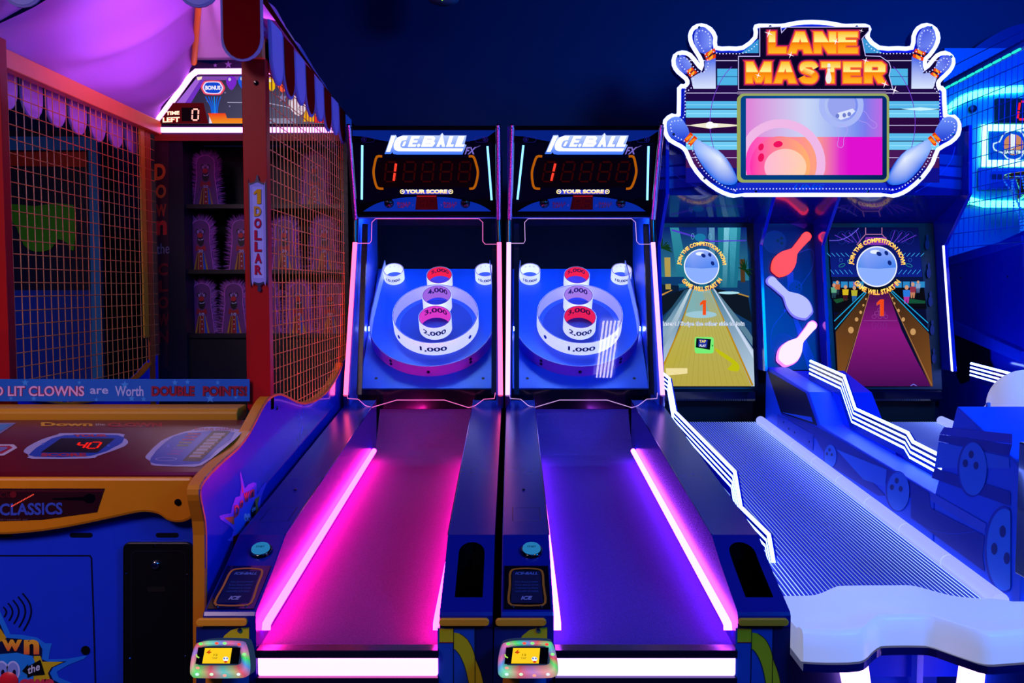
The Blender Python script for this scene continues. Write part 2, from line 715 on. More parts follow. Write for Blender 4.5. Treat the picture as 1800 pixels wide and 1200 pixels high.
def ice_machine(k, label, tube_cols, lane_glow, lane_look, cup_cols, bar_col, edge_col):
    setorg(L1)
    root = thing('ball_rolling_machine', label, 'arcade machine', L1 + Vector((ICE_DX * k, 0, 0)), 'ball rolling machines side by side')
    # ---- left console
    prof = [(2.24, 0.0), (2.24, 0.676), (2.246, 0.684), (2.43, 0.747), (2.55, 0.797), (4.30, deckz(4.30)), (4.30, 0.0)]
    m = MB(); m.sideprof(prof, XL, IL, NAVY)
    m.build('left_console', 'powder', root, bevel=0.003)
    m = MB(); m.sideprof(prof, IR, XR, NAVY)
    rc = m.build('right_console', 'powder', root)
    # the ball pocket sunk into the right console
    cx = (IR + XR) / 2 + 0.004
    out = [(cx - 0.036, 2.30), (cx + 0.036, 2.30), (cx + 0.036, 2.478)] + [(cx + 0.036 * math.cos(a), 2.478 + 0.042 * math.sin(a)) for a in [math.pi * i / 10 for i in range(1, 10)]] + [(cx - 0.036, 2.478)]
    cm = MB(); cm.prism([(x, y, 0.60) for x, y in out], (0, 0, 0.3), c('#020208'))
    boolcut(rc, cm)
    tag(rc, 'right console with a deep oval ball pocket', None)
    rc.data.materials.clear(); rc.data.materials.append(M['powder'])
    pk = MB()
    pk.face([(x, y, 0.605) for x, y in out], c('#020206'))
    ln = len(out)
    for i in range(ln):
        a, b = out[i], out[(i + 1) % ln]
        def topz(y):
            return (0.684 + (y - 2.246) * 0.342) if y < 2.43 else (0.747 + (y - 2.43) * 0.4167)
        pk.face([(a[0], a[1], 0.605), (b[0], b[1], 0.605), (b[0], b[1], topz(b[1]) - 0.004), (a[0], a[1], topz(a[1]) - 0.004)], c('#03030c'))
    pk.build('ball_pocket', 'matte', rc)
    # front decoration
    pf = Pl((0, 2.24, 0.6), (0, -1, 0))
    for side, (x0, x1) in enumerate(((345, 440), (770, 866))):
        m = MB()
        m.pp(pf, rrect(x0 + 2, 1085, x1 - 6 if side else x1 - 4, 1097.5, 6), c('#ffa020'), 0.012, 0.012)
        m.build('orange_trim', 'plastic', root, bevel=0.002)
    m = MB()
    q = Z(760, 860, 3.53)
    Y_, B_, K_ = c('#e8c818'), c('#2050b0'), c('#04040c')
    m.pp(pf, q([(32, 858), (265, 858), (265, 1300), (32, 1300)]), B_, 0.0008)
    m.pp(pf, q([(265, 858), (370, 858), (370, 1300), (265, 1300)]), c('#101850'), 0.0008)
    m.pp(pf, q([(44, 862), (130, 862), (130, 945), (44, 945)]), Y_, 0.0014)
    arc = [(134, 885)] + smooth([(170, 892), (215, 925), (250, 985), (272, 1060), (300, 1130), (320, 1220), (326, 1300)], 3, False) + [(236, 1300)] + smooth([(225, 1200), (205, 1110), (180, 1045), (155, 1005), (134, 985)], 3, False)
    m.pp(pf, q(arc), Y_, 0.0014)
    m.stroke(pf, q([(132, 850), (132, 1300)]), 0.0016, K_, 0.002)
    m.stroke(pf, q([(265, 855), (265, 1300)]), 0.0016, K_, 0.002)
    m.stroke(pf, q([(36, 852), (370, 852)]), 0.0016, K_, 0.002)
    m.stroke(pf, q(arc[1:-1]), 0.0012, K_, 0.002, closed=False)
    m.stroke(pf, q([(44, 948), (130, 948)]), 0.0016, c('#c02008'), 0.002)
    m.build('front_decal', 'satin', rc)
    m = MB()
    m.pp(pf, [(345, 1101), (440, 1101), (440, 1200), (345, 1200)], c('#12206a'), 0.0008)
    m.pp(pf, [(388, 1127), (395, 1116), (406, 1107), (418, 1103), (438, 1102), (438, 1127)], Y_, 0.0014)
    m.pp(pf, [(362, 1185), (391, 1185), (389, 1230), (360, 1230)], c('#f09020'), 0.0014)
    m.pp(pf, [(391, 1185), (438, 1185), (438, 1230), (390, 1230)], c('#2478d8'), 0.0012)
    m.build('front_decal', 'satin', root)
    m = MB(); m.lathe(pf.px(422, 1107, 0.0), (0, -1, 0), [(0.006, 0), (0.006, 0.004), (0.001, 0.006)], c('#c8c8d8'), 12)
    m.build('key_lock', 'chrome', root, smooth=True)
    reader(0, root, k)
    # start button and card on the left console
    pb = Pl((-0.7, 2.43, 0.747), (0, -0.3846, 0.923))
    bc = pb.px(459, 969)
    m = MB()
    m.lathe(bc, pb.n, [(0.031, 0), (0.031, 0.006), (0.027, 0.010), (0.0255, 0.010)], c('#02030a'), 32)
    bz = m.build('start_button', 'gloss', root, smooth=True)
    m = MB()
    m.lathe(bc, pb.n, [(0.0255, 0.009), (0.0245, 0.014), (0.018, 0.0165), (0.0005, 0.017)], c('#2a86c8', 0.75), 32)
    m.build('button_cap', 'print_', bz, smooth=True)
    m = MB()
    pbt = Pl(bc + pb.n * 0.0172, pb.n)
    m.tuv('START', pbt, -0.012, -0.004, 0.012, 0.004, c('#0a3050'), 0.0004, 0.03)
    m.build('button_lettering', 'print_', bz)
    pc = Pl((-0.7, 2.246, 0.684), (0, -0.3239, 0.946))
    m = MB()
    cw = 0.118 / 2
    ccx = (XL + IL) / 2
    pcu = Pl((ccx, 2.246, 0.684), (0, -0.3239, 0.946))
    m.pu(pcu, [(-cw, 0.008), (cw, 0.008), (cw, 0.186), (-cw, 0.186)], c('#04050e'), 0.0035, 0.003)
    card = m.build('instruction_card', 'gloss', root)
    m = MB()
    o_ = c('#b06418')
    fr = smooth([(-0.046, 0.030), (-0.020, 0.020), (0.020, 0.020), (0.046, 0.030), (0.044, 0.10), (0.042, 0.160), (0.02, 0.172), (-0.02, 0.172), (-0.042, 0.160), (-0.044, 0.10)], 3)
    m.stroke3([pcu.uv(x, y, 0.0042) for x, y in fr], pcu.n, 0.006, o_, True)
    m.pu(pcu, [(-0.041, 0.03), (0.041, 0.03), (0.037, 0.163), (-0.037, 0.163)], c('#06103a'), 0.0038)
    w_ = c('#5a70b8')
    m.tuv('ICE-BALL', pcu, -0.030, 0.146, 0.030, 0.157, w_, 0.0044, 0.02, 0.3)
    for i, s_ in enumerate(('ROLL BALLS UP RAMP', 'ROLL BALLS INTO', 'TARGETS FOR', 'HIGHER SCORES')):
        m.tuv(s_, pcu, -0.030, 0.112 - i * 0.013, 0.030, 0.118 - i * 0.013, c('#2c4488'), 0.0044, 0.02)
    m.tuv('ICE', pcu, -0.016, 0.042, 0.014, 0.057, c('#8a88b8'), 0.0044, 0.04, 0.3)
    m.build('card_print', 'satin', card)
    for sx in (-0.036, 0.036):
        m = MB()
        m.lathe(pcu.uv(sx, 0.0165), pcu.n, [(0.0032, 0.003), (0.0032, 0.005), (0.0005, 0.006)], c('#c8c8d8'), 10)
        m.build('card_screw', 'chrome', card, smooth=True)
    # flush service hatch drawn on the deck of the left console
    m = MB()
    pd = Pl((0, 2.55, 0.797), (0, -0.0946, 0.9955))
    xs = (XL + 0.03, IL - 0.02)
    zz = [(xs[0], 2.66), (xs[1], 2.66), (xs[1], 2.78), (xs[0], 2.78)]
    m.stroke3([(x, y, deckz(y) + 0.001) for x, y in zz], (0, 0, 1), 0.0015, c('#02030c'), True)
    m.build('service_hatch', 'powder', root)
    m = MB()
    m.lathe(((XL + IL) / 2, 2.95, deckz(2.95)), (0, -0.09, 1), [(0.005, 0), (0.005, 0.004), (0.0005, 0.0055)], c('#707088'), 10)
    m.build('deck_screw', 'chrome', root, smooth=True)

    # ---- the lane
    m = MB()
    lm = c('#6a2c6c') if k == 0 else c('#4a3490')  # grey mat tinted with the colour of its strip lights
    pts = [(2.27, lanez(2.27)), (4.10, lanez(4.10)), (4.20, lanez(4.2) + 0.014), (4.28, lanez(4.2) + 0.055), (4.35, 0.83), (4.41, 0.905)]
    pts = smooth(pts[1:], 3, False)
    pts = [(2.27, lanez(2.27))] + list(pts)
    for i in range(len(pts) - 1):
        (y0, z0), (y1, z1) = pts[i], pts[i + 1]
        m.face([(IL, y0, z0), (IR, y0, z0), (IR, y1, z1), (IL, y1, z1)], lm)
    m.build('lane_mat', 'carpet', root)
    m = MB()
    m.sideprof([(2.25, 0.0), (2.25, 0.575), (2.262, 0.588), (2.30, lanez(2.30) - 0.004), (4.42, 0.70), (4.42, 0.0)], IL + 0.001, IR - 0.001, c('#0a0820'))
    m.build('lane_base', 'powder', root)
    # light bar across the front
    m = MB()
    m.box(IL + 0.004, IR - 0.004, 2.234, 2.252, 0.522, 0.572, bar_col)
    m.build('front_light_bar', 'glow', root, bevel=0.006)
    m = MB()
    m.box(IL + 0.002, IR - 0.002, 2.226, 2.268, 0.572, 0.592, c('#181028'))
    m.box(IL + 0.002, IR - 0.002, 2.226, 2.268, 0.502, 0.522, c('#181028'))
    m.build('light_bar_frame', 'powder', root, bevel=0.002)
    # strip lights along both inner walls
    for side in (0, 1):
        x = IL + 0.011 if side == 0 else IR - 0.011
        m = MB()
        path = [(x, 2.295, 0.618), (x, 2.30, 0.632)] + [(x, y, 0.636 + 0.0625 * (y - 2.33)) for y in (2.33, 3.0, 3.6, 4.14)]
        m.tube(path, 0.011, lane_glow, 10)
        m.build('lane_strip_light', 'glow', root, smooth=True)
    # inside faces of consoles have a narrow bright edge trim
    for x in (IL, IR):
        m = MB()
        m.tube([(x, 2.55, deckz(2.55) + 0.001), (x, 4.3, deckz(4.3) + 0.001)], 0.0022, c('#9090c0'), 6)
        m.build('edge_trim', 'chrome', root)

    # ---- target cabinet
    TUBE = [(4.18, 1.0), (4.455, 1.72), (4.46, 1.86), (4.235, 2.236)]
    side_prof = [(4.20, 0.0), (4.20, 1.0), (4.455, 1.70), (4.47, 1.86), (4.245, 2.236), (5.25, 2.236), (5.25, 0.0)]
    side_prof2 = [(4.30, 0.0), (4.205, 0.93), (4.2, 1.0)] + side_prof[2:]
    for a, b, inn in ((XL + 0.006, XL + 0.024, 1), (XR - 0.024, XR - 0.006, 0)):
        m = MB(); m.sideprof(side_prof2, a, b, c('#1a4ad0'))
        m.build('cabinet_side', 'satin', root)
    # dark struts on inside of the front edges
    for sx in (-1, 1):
        x = (XL + 0.05) if sx < 0 else (XR - 0.037)
        m = MB()
        m.prism([(x - 0.012, 4.30, 0.99), (x + 0.012, 4.30, 0.99), (x + 0.012, 4.33, 0.99), (x - 0.012, 4.33, 0.99)], (0, 0.22, 0.82), c('#060820'))
        m.build('cabinet_strut', 'powder', root)
    m = MB(); m.box(XL + 0.024, XR - 0.024, 5.12, 5.14, 0.9, 2.2, c('#050a1c'))
    m.build('cabinet_back', 'ink', root)
    # low black front board below the target board
    m = MB()
    m.box(XL + 0.024, XR - 0.024, 4.415, 4.44, 0.88, 1.0, c('#030308'))
    m.build('kick_board', 'gloss', root)
    # target board
    bang = math.radians(42)
    B0 = Vector(((XL + XR) / 2, 4.45, 1.01))
    pbd = Pl(B0, (0, -math.sin(bang), math.cos(bang)))
    hw = (XR - XL) / 2 - 0.03
    m = MB()
    m.pu(pbd, [(-hw, -0.01), (hw, -0.01), (hw, 0.882), (-hw, 0.882)], c('#1450d8'), 0.0, 0.02)
    bd = m.build('target_board', 'satin', root)
    m = MB()
    m.pu(pbd, ell(0.016, 0.436, 0.19, 0.19, 40), c('#0c30a0'), 0.0015)
    for bx_ in (-0.26, 0.27):
        m.pu(pbd, ell(bx_, 0.055, 0.008, 0.008, 12), c('#04061a'), 0.0015)
    m.build('board_recess', 'matte', bd)

    def ring(C, r, h, colo, coli, name, th=0.006, n=56, mt='plastic'):
        C = Vector(C)
        mm = MB()
        mm.lathe(C, pbd.n, [(r, 0.0), (r, h), (r - 0.001, h)], colo, n)
        mm.lathe(C, pbd.n, [(r - 0.001, h), (r - th + 0.001, h)], c('#58307a'), n)
        ob = mm.build(name, mt, root, smooth=True)
        return ob

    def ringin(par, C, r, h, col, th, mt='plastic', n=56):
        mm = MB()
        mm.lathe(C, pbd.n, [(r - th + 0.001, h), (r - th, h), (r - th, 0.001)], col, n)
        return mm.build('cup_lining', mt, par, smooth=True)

    def wrap(mb, C, r, h0, h1, s_, half, col, inside=False, bold=0.03, cent=0.0):
        """lettering bent round a ring, outside on the near wall or inside on the far wall"""
        C = Vector(C)

        def fn(a, b):
            t = cent + (-half + 2 * half * a) / r
            d = (pbd.u * math.sin(t) + pbd.v * math.cos(t)) if inside else (pbd.u * math.sin(t) - pbd.v * math.cos(t))
            return C + d * (r + (-0.0012 if inside else 0.0012)) + pbd.n * (h0 + (h1 - h0) * b)
        mb.text(s_, fn, col, bold)
    W = c('#dfe4ff')
    INK = c('#141c50')
    # big ring
    CB = pbd.uv(0.016, 0.436)
    R = 0.222
    big = ring(CB, R, 0.085, W, W, 'large_score_ring', mt='glowwhite')
    ringin(big, CB, R, 0.085, c('#b8b0e8'), 0.006, mt='lit')  # shading of the inner wall is put into this duller colour
    m = MB(); wrap(m, CB, R, 0.022, 0.058, '1,000', 0.070, INK)
    m.build('score_number', 'satin', big)
    for a in (-0.95, 0.95):
        m = MB()
        d = pbd.u * math.sin(a) - pbd.v * math.cos(a)
        m.lathe(CB + d * R + pbd.n * 0.04, d, [(0.011, 0.0), (0.011, 0.003), (0.006, 0.003), (0.0005, 0.001)], c('#6878b0'), 12)
        m.build('ring_bolt', 'chrome', big, smooth=True)
    # guard: a U that hugs the board
    G = []
    rg = hw - 0.012
    gy = 0.388
    for i in range(33):
        a = math.pi + math.pi * i / 32
        G.append((rg * math.cos(a), gy + (rg * 0.99) * math.sin(a)))
    G = [(-rg * 0.91, 0.872), (-rg * 0.96, 0.68), (-rg, 0.48)] + G + [(rg, 0.48), (rg * 0.96, 0.68), (rg * 0.91, 0.872)]
    gh = 0.072
    m = MB(); mi = MB()
    gcol = c('#c060d8') if k == 0 else c('#9050d8')  # tint imitates the pink and violet light falling on the guard
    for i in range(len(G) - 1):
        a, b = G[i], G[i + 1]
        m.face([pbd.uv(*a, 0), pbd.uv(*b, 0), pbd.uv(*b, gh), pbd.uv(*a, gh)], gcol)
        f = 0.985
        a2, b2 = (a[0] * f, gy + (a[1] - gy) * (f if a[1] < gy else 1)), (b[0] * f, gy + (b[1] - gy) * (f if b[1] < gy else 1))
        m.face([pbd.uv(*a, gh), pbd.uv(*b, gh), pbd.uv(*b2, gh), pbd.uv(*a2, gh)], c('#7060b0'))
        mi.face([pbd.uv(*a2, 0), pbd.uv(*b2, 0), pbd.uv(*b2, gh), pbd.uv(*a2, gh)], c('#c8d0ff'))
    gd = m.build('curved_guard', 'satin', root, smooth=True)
    mi.build('guard_lining', 'plastic', gd, smooth=True)
    for (gx, dd) in ((-0.19, 0.0), (0.205, 0.0), (0.0, 0.0)):
        y = gy - math.sqrt(max(0, rg * rg * 0.98 - gx * gx))
        d = (pbd.u * gx + pbd.v * (y - gy)).normalized()
        for hh in ((0.026, 0.048) if abs(gx) > 0.1 else (0.034,)):
            m = MB()
            m.lathe(pbd.uv(gx, y, hh), d, [(0.0085, 0.0), (0.0085, 0.004), (0.003, 0.005), (0.0005, 0.003)], c('#080810'), 12)
            m.build('guard_bolt', 'gloss', gd, smooth=True)
    # cup rings: 3,000 (with 2,000 on its front), 4,000, 5,000
    spec = (('3,000', 0.015, 0.408, 0.085, 0.085, cup_cols[0], '2,000'),
            ('4,000', 0.015, 0.573, 0.077, 0.085, cup_cols[1], None),
            ('5,000', 0.017, 0.757, 0.070, 0.065, cup_cols[2], None))
    for s_, u_, v_, r_, h_, col, frt in spec:
        C_ = pbd.uv(u_, v_)
        cup = ring(C_, r_, h_, W, col, 'score_cup', n=36, mt='glowwhite')
        ringin(cup, C_, r_, h_, col, 0.005, mt='print_', n=36)  # coloured LED light inside the cup is painted as a glowing lining
        m = MB()
        wrap(m, C_, r_ - 0.006, h_ * 0.42, h_ * 0.88, s_, r_ * 0.78, mixc(col, INK, 0.85), inside=True)
        if frt:
            wrap(m, C_, r_, 0.025, 0.062, frt, r_ * 0.75, INK)
        m.build('score_number', 'satin', cup)
    for s_, u_ in (('10,000', -0.237), ('10,000', 0.266)):
        C_ = pbd.uv(u_, 0.803)
        r_, h_ = 0.056, 0.062
        cup = ring(C_, r_, h_, W, W, 'score_cup', n=32, mt='glowwhite')
        ringin(cup, C_, r_, h_, c('#dfe2ff'), 0.004, n=32, mt='glowwhite')
        m = MB()
        wrap(m, C_, r_, 0.018, 0.040, s_, r_ * 0.72, INK)
        for a in (-0.5, 0.0, 0.45):
            d = pbd.u * math.sin(a) + pbd.v * math.cos(a)
            m.lathe(C_ + d * (r_ - 0.0055) + pbd.n * 0.045, -d, [(0.003, 0), (0.0005, 0.001)], c('#222850'), 8)
        m.build('score_number', 'satin', cup)
    # lamps hidden under the marquee and behind the guard that light the target area
    m = MB(); m.box(XL + 0.06, XR - 0.06, 4.535, 4.57, 1.90, 1.912, (16.0, 38.0, 80.0))
    m.build('cabinet_lamp', 'glow', root)
    m = MB(); m.box(XL + 0.05, XR - 0.05, 4.525, 4.60, 1.912, 1.93, c('#101020'))
    m.build('lamp_tray', 'matte', root)
    for sx in (-1, 1):
        m = MB()
        C_ = pbd.uv(sx * (hw - 0.006), 0.375, 0.03)
        m.lathe(C_, pbd.u * (-sx), [(0.012, 0), (0.010, 0.004), (0.0005, 0.006)], (20, 26, 50), 12)
        m.build('board_lamp', 'glow', root)

    # ---- front posts
    for sx, (xa, xb) in enumerate((((605.5, 621)), (878, 877.5))):
        m = MB()
        p0 = at(xa + 2, 694, 4.185)
        p1 = at(xb + 3 if sx == 0 else xb, 426, 4.452)
        m.tube([p0, p1], 0.0108, tube_cols[sx], 12)
        m.build('tube_light', 'glow', root, smooth=True)
        m = MB()
        p2 = at(624.5 if sx == 0 else 876.5, 384, 4.462)
        m.tube([p1, p2], 0.0155, c('#060610'), 10)
        m.build('tube_socket', 'gloss', root, smooth=True)
        m = MB()
        m.tube([p0, p0 + Vector((0, 0.03, -0.06))], 0.013, c('#502060'), 10)
        m.build('tube_socket', 'gloss', root, smooth=True)
        m = MB()
        p3 = at(613 if sx == 0 else 875.5, 224, 4.225)
        p2b = at(624.5 if sx == 0 else 876.5, 384, 4.442)
        m.tube([p2b, p3], 0.0135, c('#b8b8c8'), 12)
        m.tube([p3, p3 + (p3 - p2b).normalized() * 0.014], 0.010, c('#d0d0d8'), 12)
        m.build('chrome_post', 'chrome', root, smooth=True)
    # ---- clear front panel with glowing edges
    pg = Pl((0, 4.18, 1.005), (0, -0.934, 0.357))
    q5, q6 = Z(600, 200, 4.8), Z(600, 380, 3.53)
    top = q5([(125, 1092), (240, 1092), (253, 1072), (258, 915), (290, 885), (1160, 885), (1193, 915), (1193, 1075), (1213, 1100), (1310, 1100)])
    bot = q6([(955, 1095), (950, 1130), (885, 1135), (830, 1175), (790, 1187), (640, 1140), (345, 1140), (190, 1185), (150, 1175), (105, 1135), (40, 1130), (32, 1095)])
    m = MB(); m.pp(pg, top + bot, (1, 1, 1), 0.0)
    gl = m.build('front_glass', 'glass', root)
    m = MB()
    m.tube([pg.px(x, y, 0.001) for x, y in top], 0.0016, edge_col, 6)
    m.tube([pg.px(x, y, 0.001) for x, y in bot], 0.0016, edge_col, 6)
    m.build('glass_edge', 'print_', gl)

    # ---- marquee head
    P0 = at(612, 222, 4.235)
    P1 = at(625, 382, 4.46)
    nm = Vector((0, -(P0.z - P1.z), -(P1.y - P0.y))).normalized()
    pm = Pl((0, P0.y, P0.z), nm)
    m = MB()
    zt, zb = P0.z, P1.z
    m.sideprof([(P0.y + 0.006, zt), (P1.y + 0.006, zb), (4.505, zb), (4.51, 1.935), (5.2, 1.935), (5.2, zt)], XL + 0.026, XR - 0.026, c('#050814'))
    hd = m.build('marquee_head', 'satin', root, bevel=0.004)
    q = Z(600, 200, 4.8)
    m = MB()
    DB = c('#020409')
    m.pp(pm, q([(92, 100), (1312, 100), (1312, 855), (132, 855)]), DB, 0.0)
    BL = c('#0a2c9c')
    m2_ = m
    m = MB()
    m.pp(pm, q([(95, 138), (1310, 138), (1240, 190), (1130, 222), (1080, 232), (380, 232), (330, 222), (180, 190), (95, 185)]), c('#062080'), 0.0009)
    m.pp(pm, q(smooth([(185, 822), (250, 780), (330, 745), (500, 708), (720, 698), (930, 708), (1110, 745), (1200, 780), (1265, 822)], 3, False)), c('#0828a0'), 0.0009)
    m.build('backlit_panel', 'print_', hd)
    m = m2_
    m.pp(pm, q([(110, 240), (1290, 240), (1290, 700), (1100, 725), (720, 690), (330, 725), (130, 760)]), c('#030618'), 0.0004)
    hp = m.build('marquee_panel', 'ink', hd)
    m = MB()
    m.pp(pm, q(rrect(305, 372, 1122, 622, 40)), c('#120406'), 0.0012)
    m.pp(pm, q([(637, 680), (805, 680), (815, 800), (625, 800)]), c('#5a0a10'), 0.012, 0.012)
    m.build('display_window', 'ink', hd)
    m = MB()
    dm = c('#2c0305')
    for i in range(5):
        seg7(m, pm, *q([(365 + i * 155, 405)])[0], 92 / 4.8, 165 / 4.8, '8', dm, 0.0018, 0.008, shear=3.5)
    m.build('unlit_digits', 'print_', hd)
    m = MB()
    for i in range(2):
        seg7(m, pm, *q([(655 + i * 78, 705)])[0], 55 / 4.8, 78 / 4.8, '8', c('#400408'), 0.0125, 0.005, shear=1)
    m.stroke(pm, q([(640, 686), (802, 686)]), 0.006, c('#a01018'), 0.0126)
    m.build('small_digits', 'print_', hd)
    m = MB()
    seg7(m, pm, *q([(349, 408)])[0], 92 / 4.8, 165 / 4.8, '1', c('#ff3a2a', 1.3), 0.0024, 0.0105, shear=4.5)
    m.build('lit_digit', 'print_', hd)
    for pts in ([(345, 358), (300, 362), (280, 430), (272, 490), (282, 560), (305, 622), (355, 630)], [(1075, 358), (1115, 362), (1140, 430), (1152, 490), (1143, 560), (1120, 622), (1080, 630)]):
        m = MB()
        m.stroke(pm, q(smooth(pts, 3, False)), 0.011, lambda p: c('#b05a08'), 0.003, thick=0.003)
        m.build('orange_bracket', 'print_', hd)
    m = MB()
    blu = (0.45, 1.35, 2.6)
    m.stroke(pm, q([(177, 265), (173, 720)]), 0.0095, blu, 0.004, thick=0.004)
    m.build('marquee_light_strip', 'glow', hd)
    m = MB()
    m.stroke(pm, q([(1233, 272), (1268, 725)]), 0.0095, blu, 0.004, thick=0.004)
    m.build('marquee_light_strip', 'glow', hd)
    for x in (402, 1047):
        m = MB()
        C_ = pm.px(*q([(x, 752)])[0])
        m.lathe(C_, pm.n, [(0.024, 0), (0.0235, 0.007), (0.019, 0.017), (0.011, 0.022), (0.0005, 0.024)], c('#03040a'), 24)
        m.build('marquee_knob', 'gloss', hd, smooth=True)
    # logo
    m = MB()
    lg = q(smooth([(375, 335), (398, 300), (415, 180), (430, 178), (480, 182)], 1, False))
    blue1, blue2, white = c('#2a90ff', 1.0), c('#b8c4ff', 1.05), (1.5, 1.5, 1.6)
    plate = [(365, 338), (420, 180), (462, 178), (470, 200), (520, 180), (830, 182), (852, 160), (868, 182), (1056, 182), (1040, 255), (1056, 262), (1022, 342), (470, 342), (440, 338), (430, 320), (418, 338)]
    m.pp(pm, q(plate), lambda x, y: mixc(c('#bcd0ff'), c('#3878ff'), (y - 238) / 33), 0.0025, 0.0025)
    m.build('logo_backing', 'print_', hd)
    m = MB()
    def L(pts):
        m.pp(pm, q(pts), white, 0.0032)
    L([(378, 318), (425, 186), (458, 186), (411, 318)])                       # I
    L(smooth([(560, 186), (500, 188), (462, 215), (442, 262), (452, 300), (480, 312)], 3, False) + [(1018, 314), (1030, 290), (520, 288)] + smooth([(500, 278), (498, 255), (512, 225), (548, 218)], 3, False))
    L([(512, 270), (530, 232), (548, 232), (532, 270)])
    for (x0) in (562,):
        L([(x0, 276), (x0 + 32, 186), (x0 + 100, 186), (x0 + 92, 206), (x0 + 52, 206), (x0 + 47, 222), (x0 + 84, 222), (x0 + 77, 240), (x0 + 40, 240), (x0 + 35, 256), (x0 + 72, 256), (x0 + 64, 276)])
    L(smooth([(640, 266), (648, 252), (662, 252), (666, 264), (656, 276), (644, 276)], 2))
    L([(704, 186), (778, 186), (794, 203), (782, 228), (792, 246), (768, 276), (672, 276)])
    for a_, b_ in (((722, 211), (764, 211)), ((708, 248), (760, 248))):
        m.stroke(pm, q([a_, b_]), 0.0022, c('#3060d0'), 0.0036)
    L([(800, 276), (852, 164), (875, 276), (850, 276), (845, 255), (835, 255), (827, 276)])
    L([(884, 276), (915, 186), (945, 186), (922, 256), (950, 256), (943, 276)])
    L([(957, 276), (990, 186), (1040, 186), (1016, 256), (1040, 256), (1033, 276)])
    lt = m.build('logo_lettering', 'print_', hd)
    m = MB()
    m.tpx('FX', pm, *q([(1040, 278)])[0], *q([(1140, 340)])[0], c('#7868c8'), 0.003, 0.03, 0.35)
    m.stroke(pm, q([(1120, 290), (1172, 266)]), 0.002, c('#7868c8'), 0.003)
    m.build('logo_suffix', 'print_', hd)
    m = MB()
    m.pp(pm, q([(505, 640), (930, 640), (915, 676), (520, 676)]), c('#3848d8'), 0.0022)
    gold = lambda a, b: mixc((1.3, 0.62, 0.12), (1.4, 1.3, 1.0), b * 0.9)
    m.tpx('YOUR SCORE', pm, *q([(540, 636)])[0], *q([(895, 670)])[0], gold, 0.003, 0.055)
    for x in (515, 923):
        m.stroke(pm, q(ell(x, 654, 17, 17, 16)), 0.0035, (1.4, 1.1, 0.5), 0.003, closed=True)
        m.stroke(pm, q([(x - 8, 660), (x, 648), (x + 8, 660)]), 0.003, (1.4, 1.1, 0.5), 0.003)
    m.build('lit_lettering', 'print_', hd)
    m = MB()
    rd = c('#701828')
    for x0 in (472, 862):
        m.tpx('BALLS', pm, *q([(x0, 742)])[0], *q([(x0 + 112, 765)])[0], rd, 0.002, 0.03)
        m.tpx('LEFT', pm, *q([(x0 + 5, 769)])[0], *q([(x0 + 100, 790)])[0], rd, 0.002, 0.03)
    for pts in ([(612, 760), (600, 770), (612, 780)], [(838, 760), (850, 770), (838, 780)]):
        m.stroke(pm, q(pts), 0.0018, c('#8878c8'), 0.002)
    for x in (195, 1212):
        sg = 1 if x < 700 else -1
        m.stroke(pm, q(ell(x, 214, 16, 16, 14)), 0.0012, c('#3040a8'), 0.0014, closed=True)
        m.stroke(pm, q([(x + 4 * sg, 206), (x - 4 * sg, 214), (x + 4 * sg, 222)]), 0.0016, c('#6070d0'), 0.0014)
        m.stroke(pm, q(rrect(min(x - 24 * sg, x + 84 * sg), 192, max(x - 24 * sg, x + 84 * sg), 238, 20)), 0.001, c('#3040a8'), 0.0014, closed=True)
    m.build('marquee_print', 'satin', hd)
    # ledge under the head
    m = MB()
    m.box(XL + 0.024, XR - 0.024, 4.45, 4.50, 1.835, zb, c('#5878d8'))
    m.build('marquee_ledge', 'satin', root)
    return root


pinkT = ((5.0, 0.32, 0.85), (5.0, 0.32, 0.85))
violT = ((1.7, 0.85, 2.4), (1.7, 0.72, 2.4))
ice_machine(0, 'ball rolling arcade machine with pink tube lights and magenta lane, left of two alike', 'x' and pinkT,
            (42.0, 0.5, 17.0), None, (c('#e03cd0', 1.0), c('#a468e8', 1.0), c('#f02050', 1.1)), (6.0, 0.95, 4.0), (1.2, 0.22, 0.75))
ice_machine(1, 'ball rolling arcade machine with pale violet tube lights and purple lane, right of two alike', violT,
            (9.0, 0.95, 19.0), None, (c('#e8205c', 1.05), c('#a880f0', 1.0), c('#f02050', 1.1)), (1.6, 1.0, 3.2), (0.75, 0.42, 0.95))

# ================================================================ the twin lane bowling machine
# this machine is enlarged about the camera when built, so it stands deeper
setscale((1.15, -0.225))
LM = full((1.40, 2.2, 0))
setorg(LM)
bowl = thing('bowling_arcade_machine', 'twin lane bowling arcade machine with a pin shaped lit sign and two game screens', 'arcade machine', LM)
BB = c('#0d2fd0')
DKB = c('#0a1c90')
X0, X1 = 0.712, 2.12


def lmz(y):
    return 0.728 + 0.0585 * (y - 2.19)


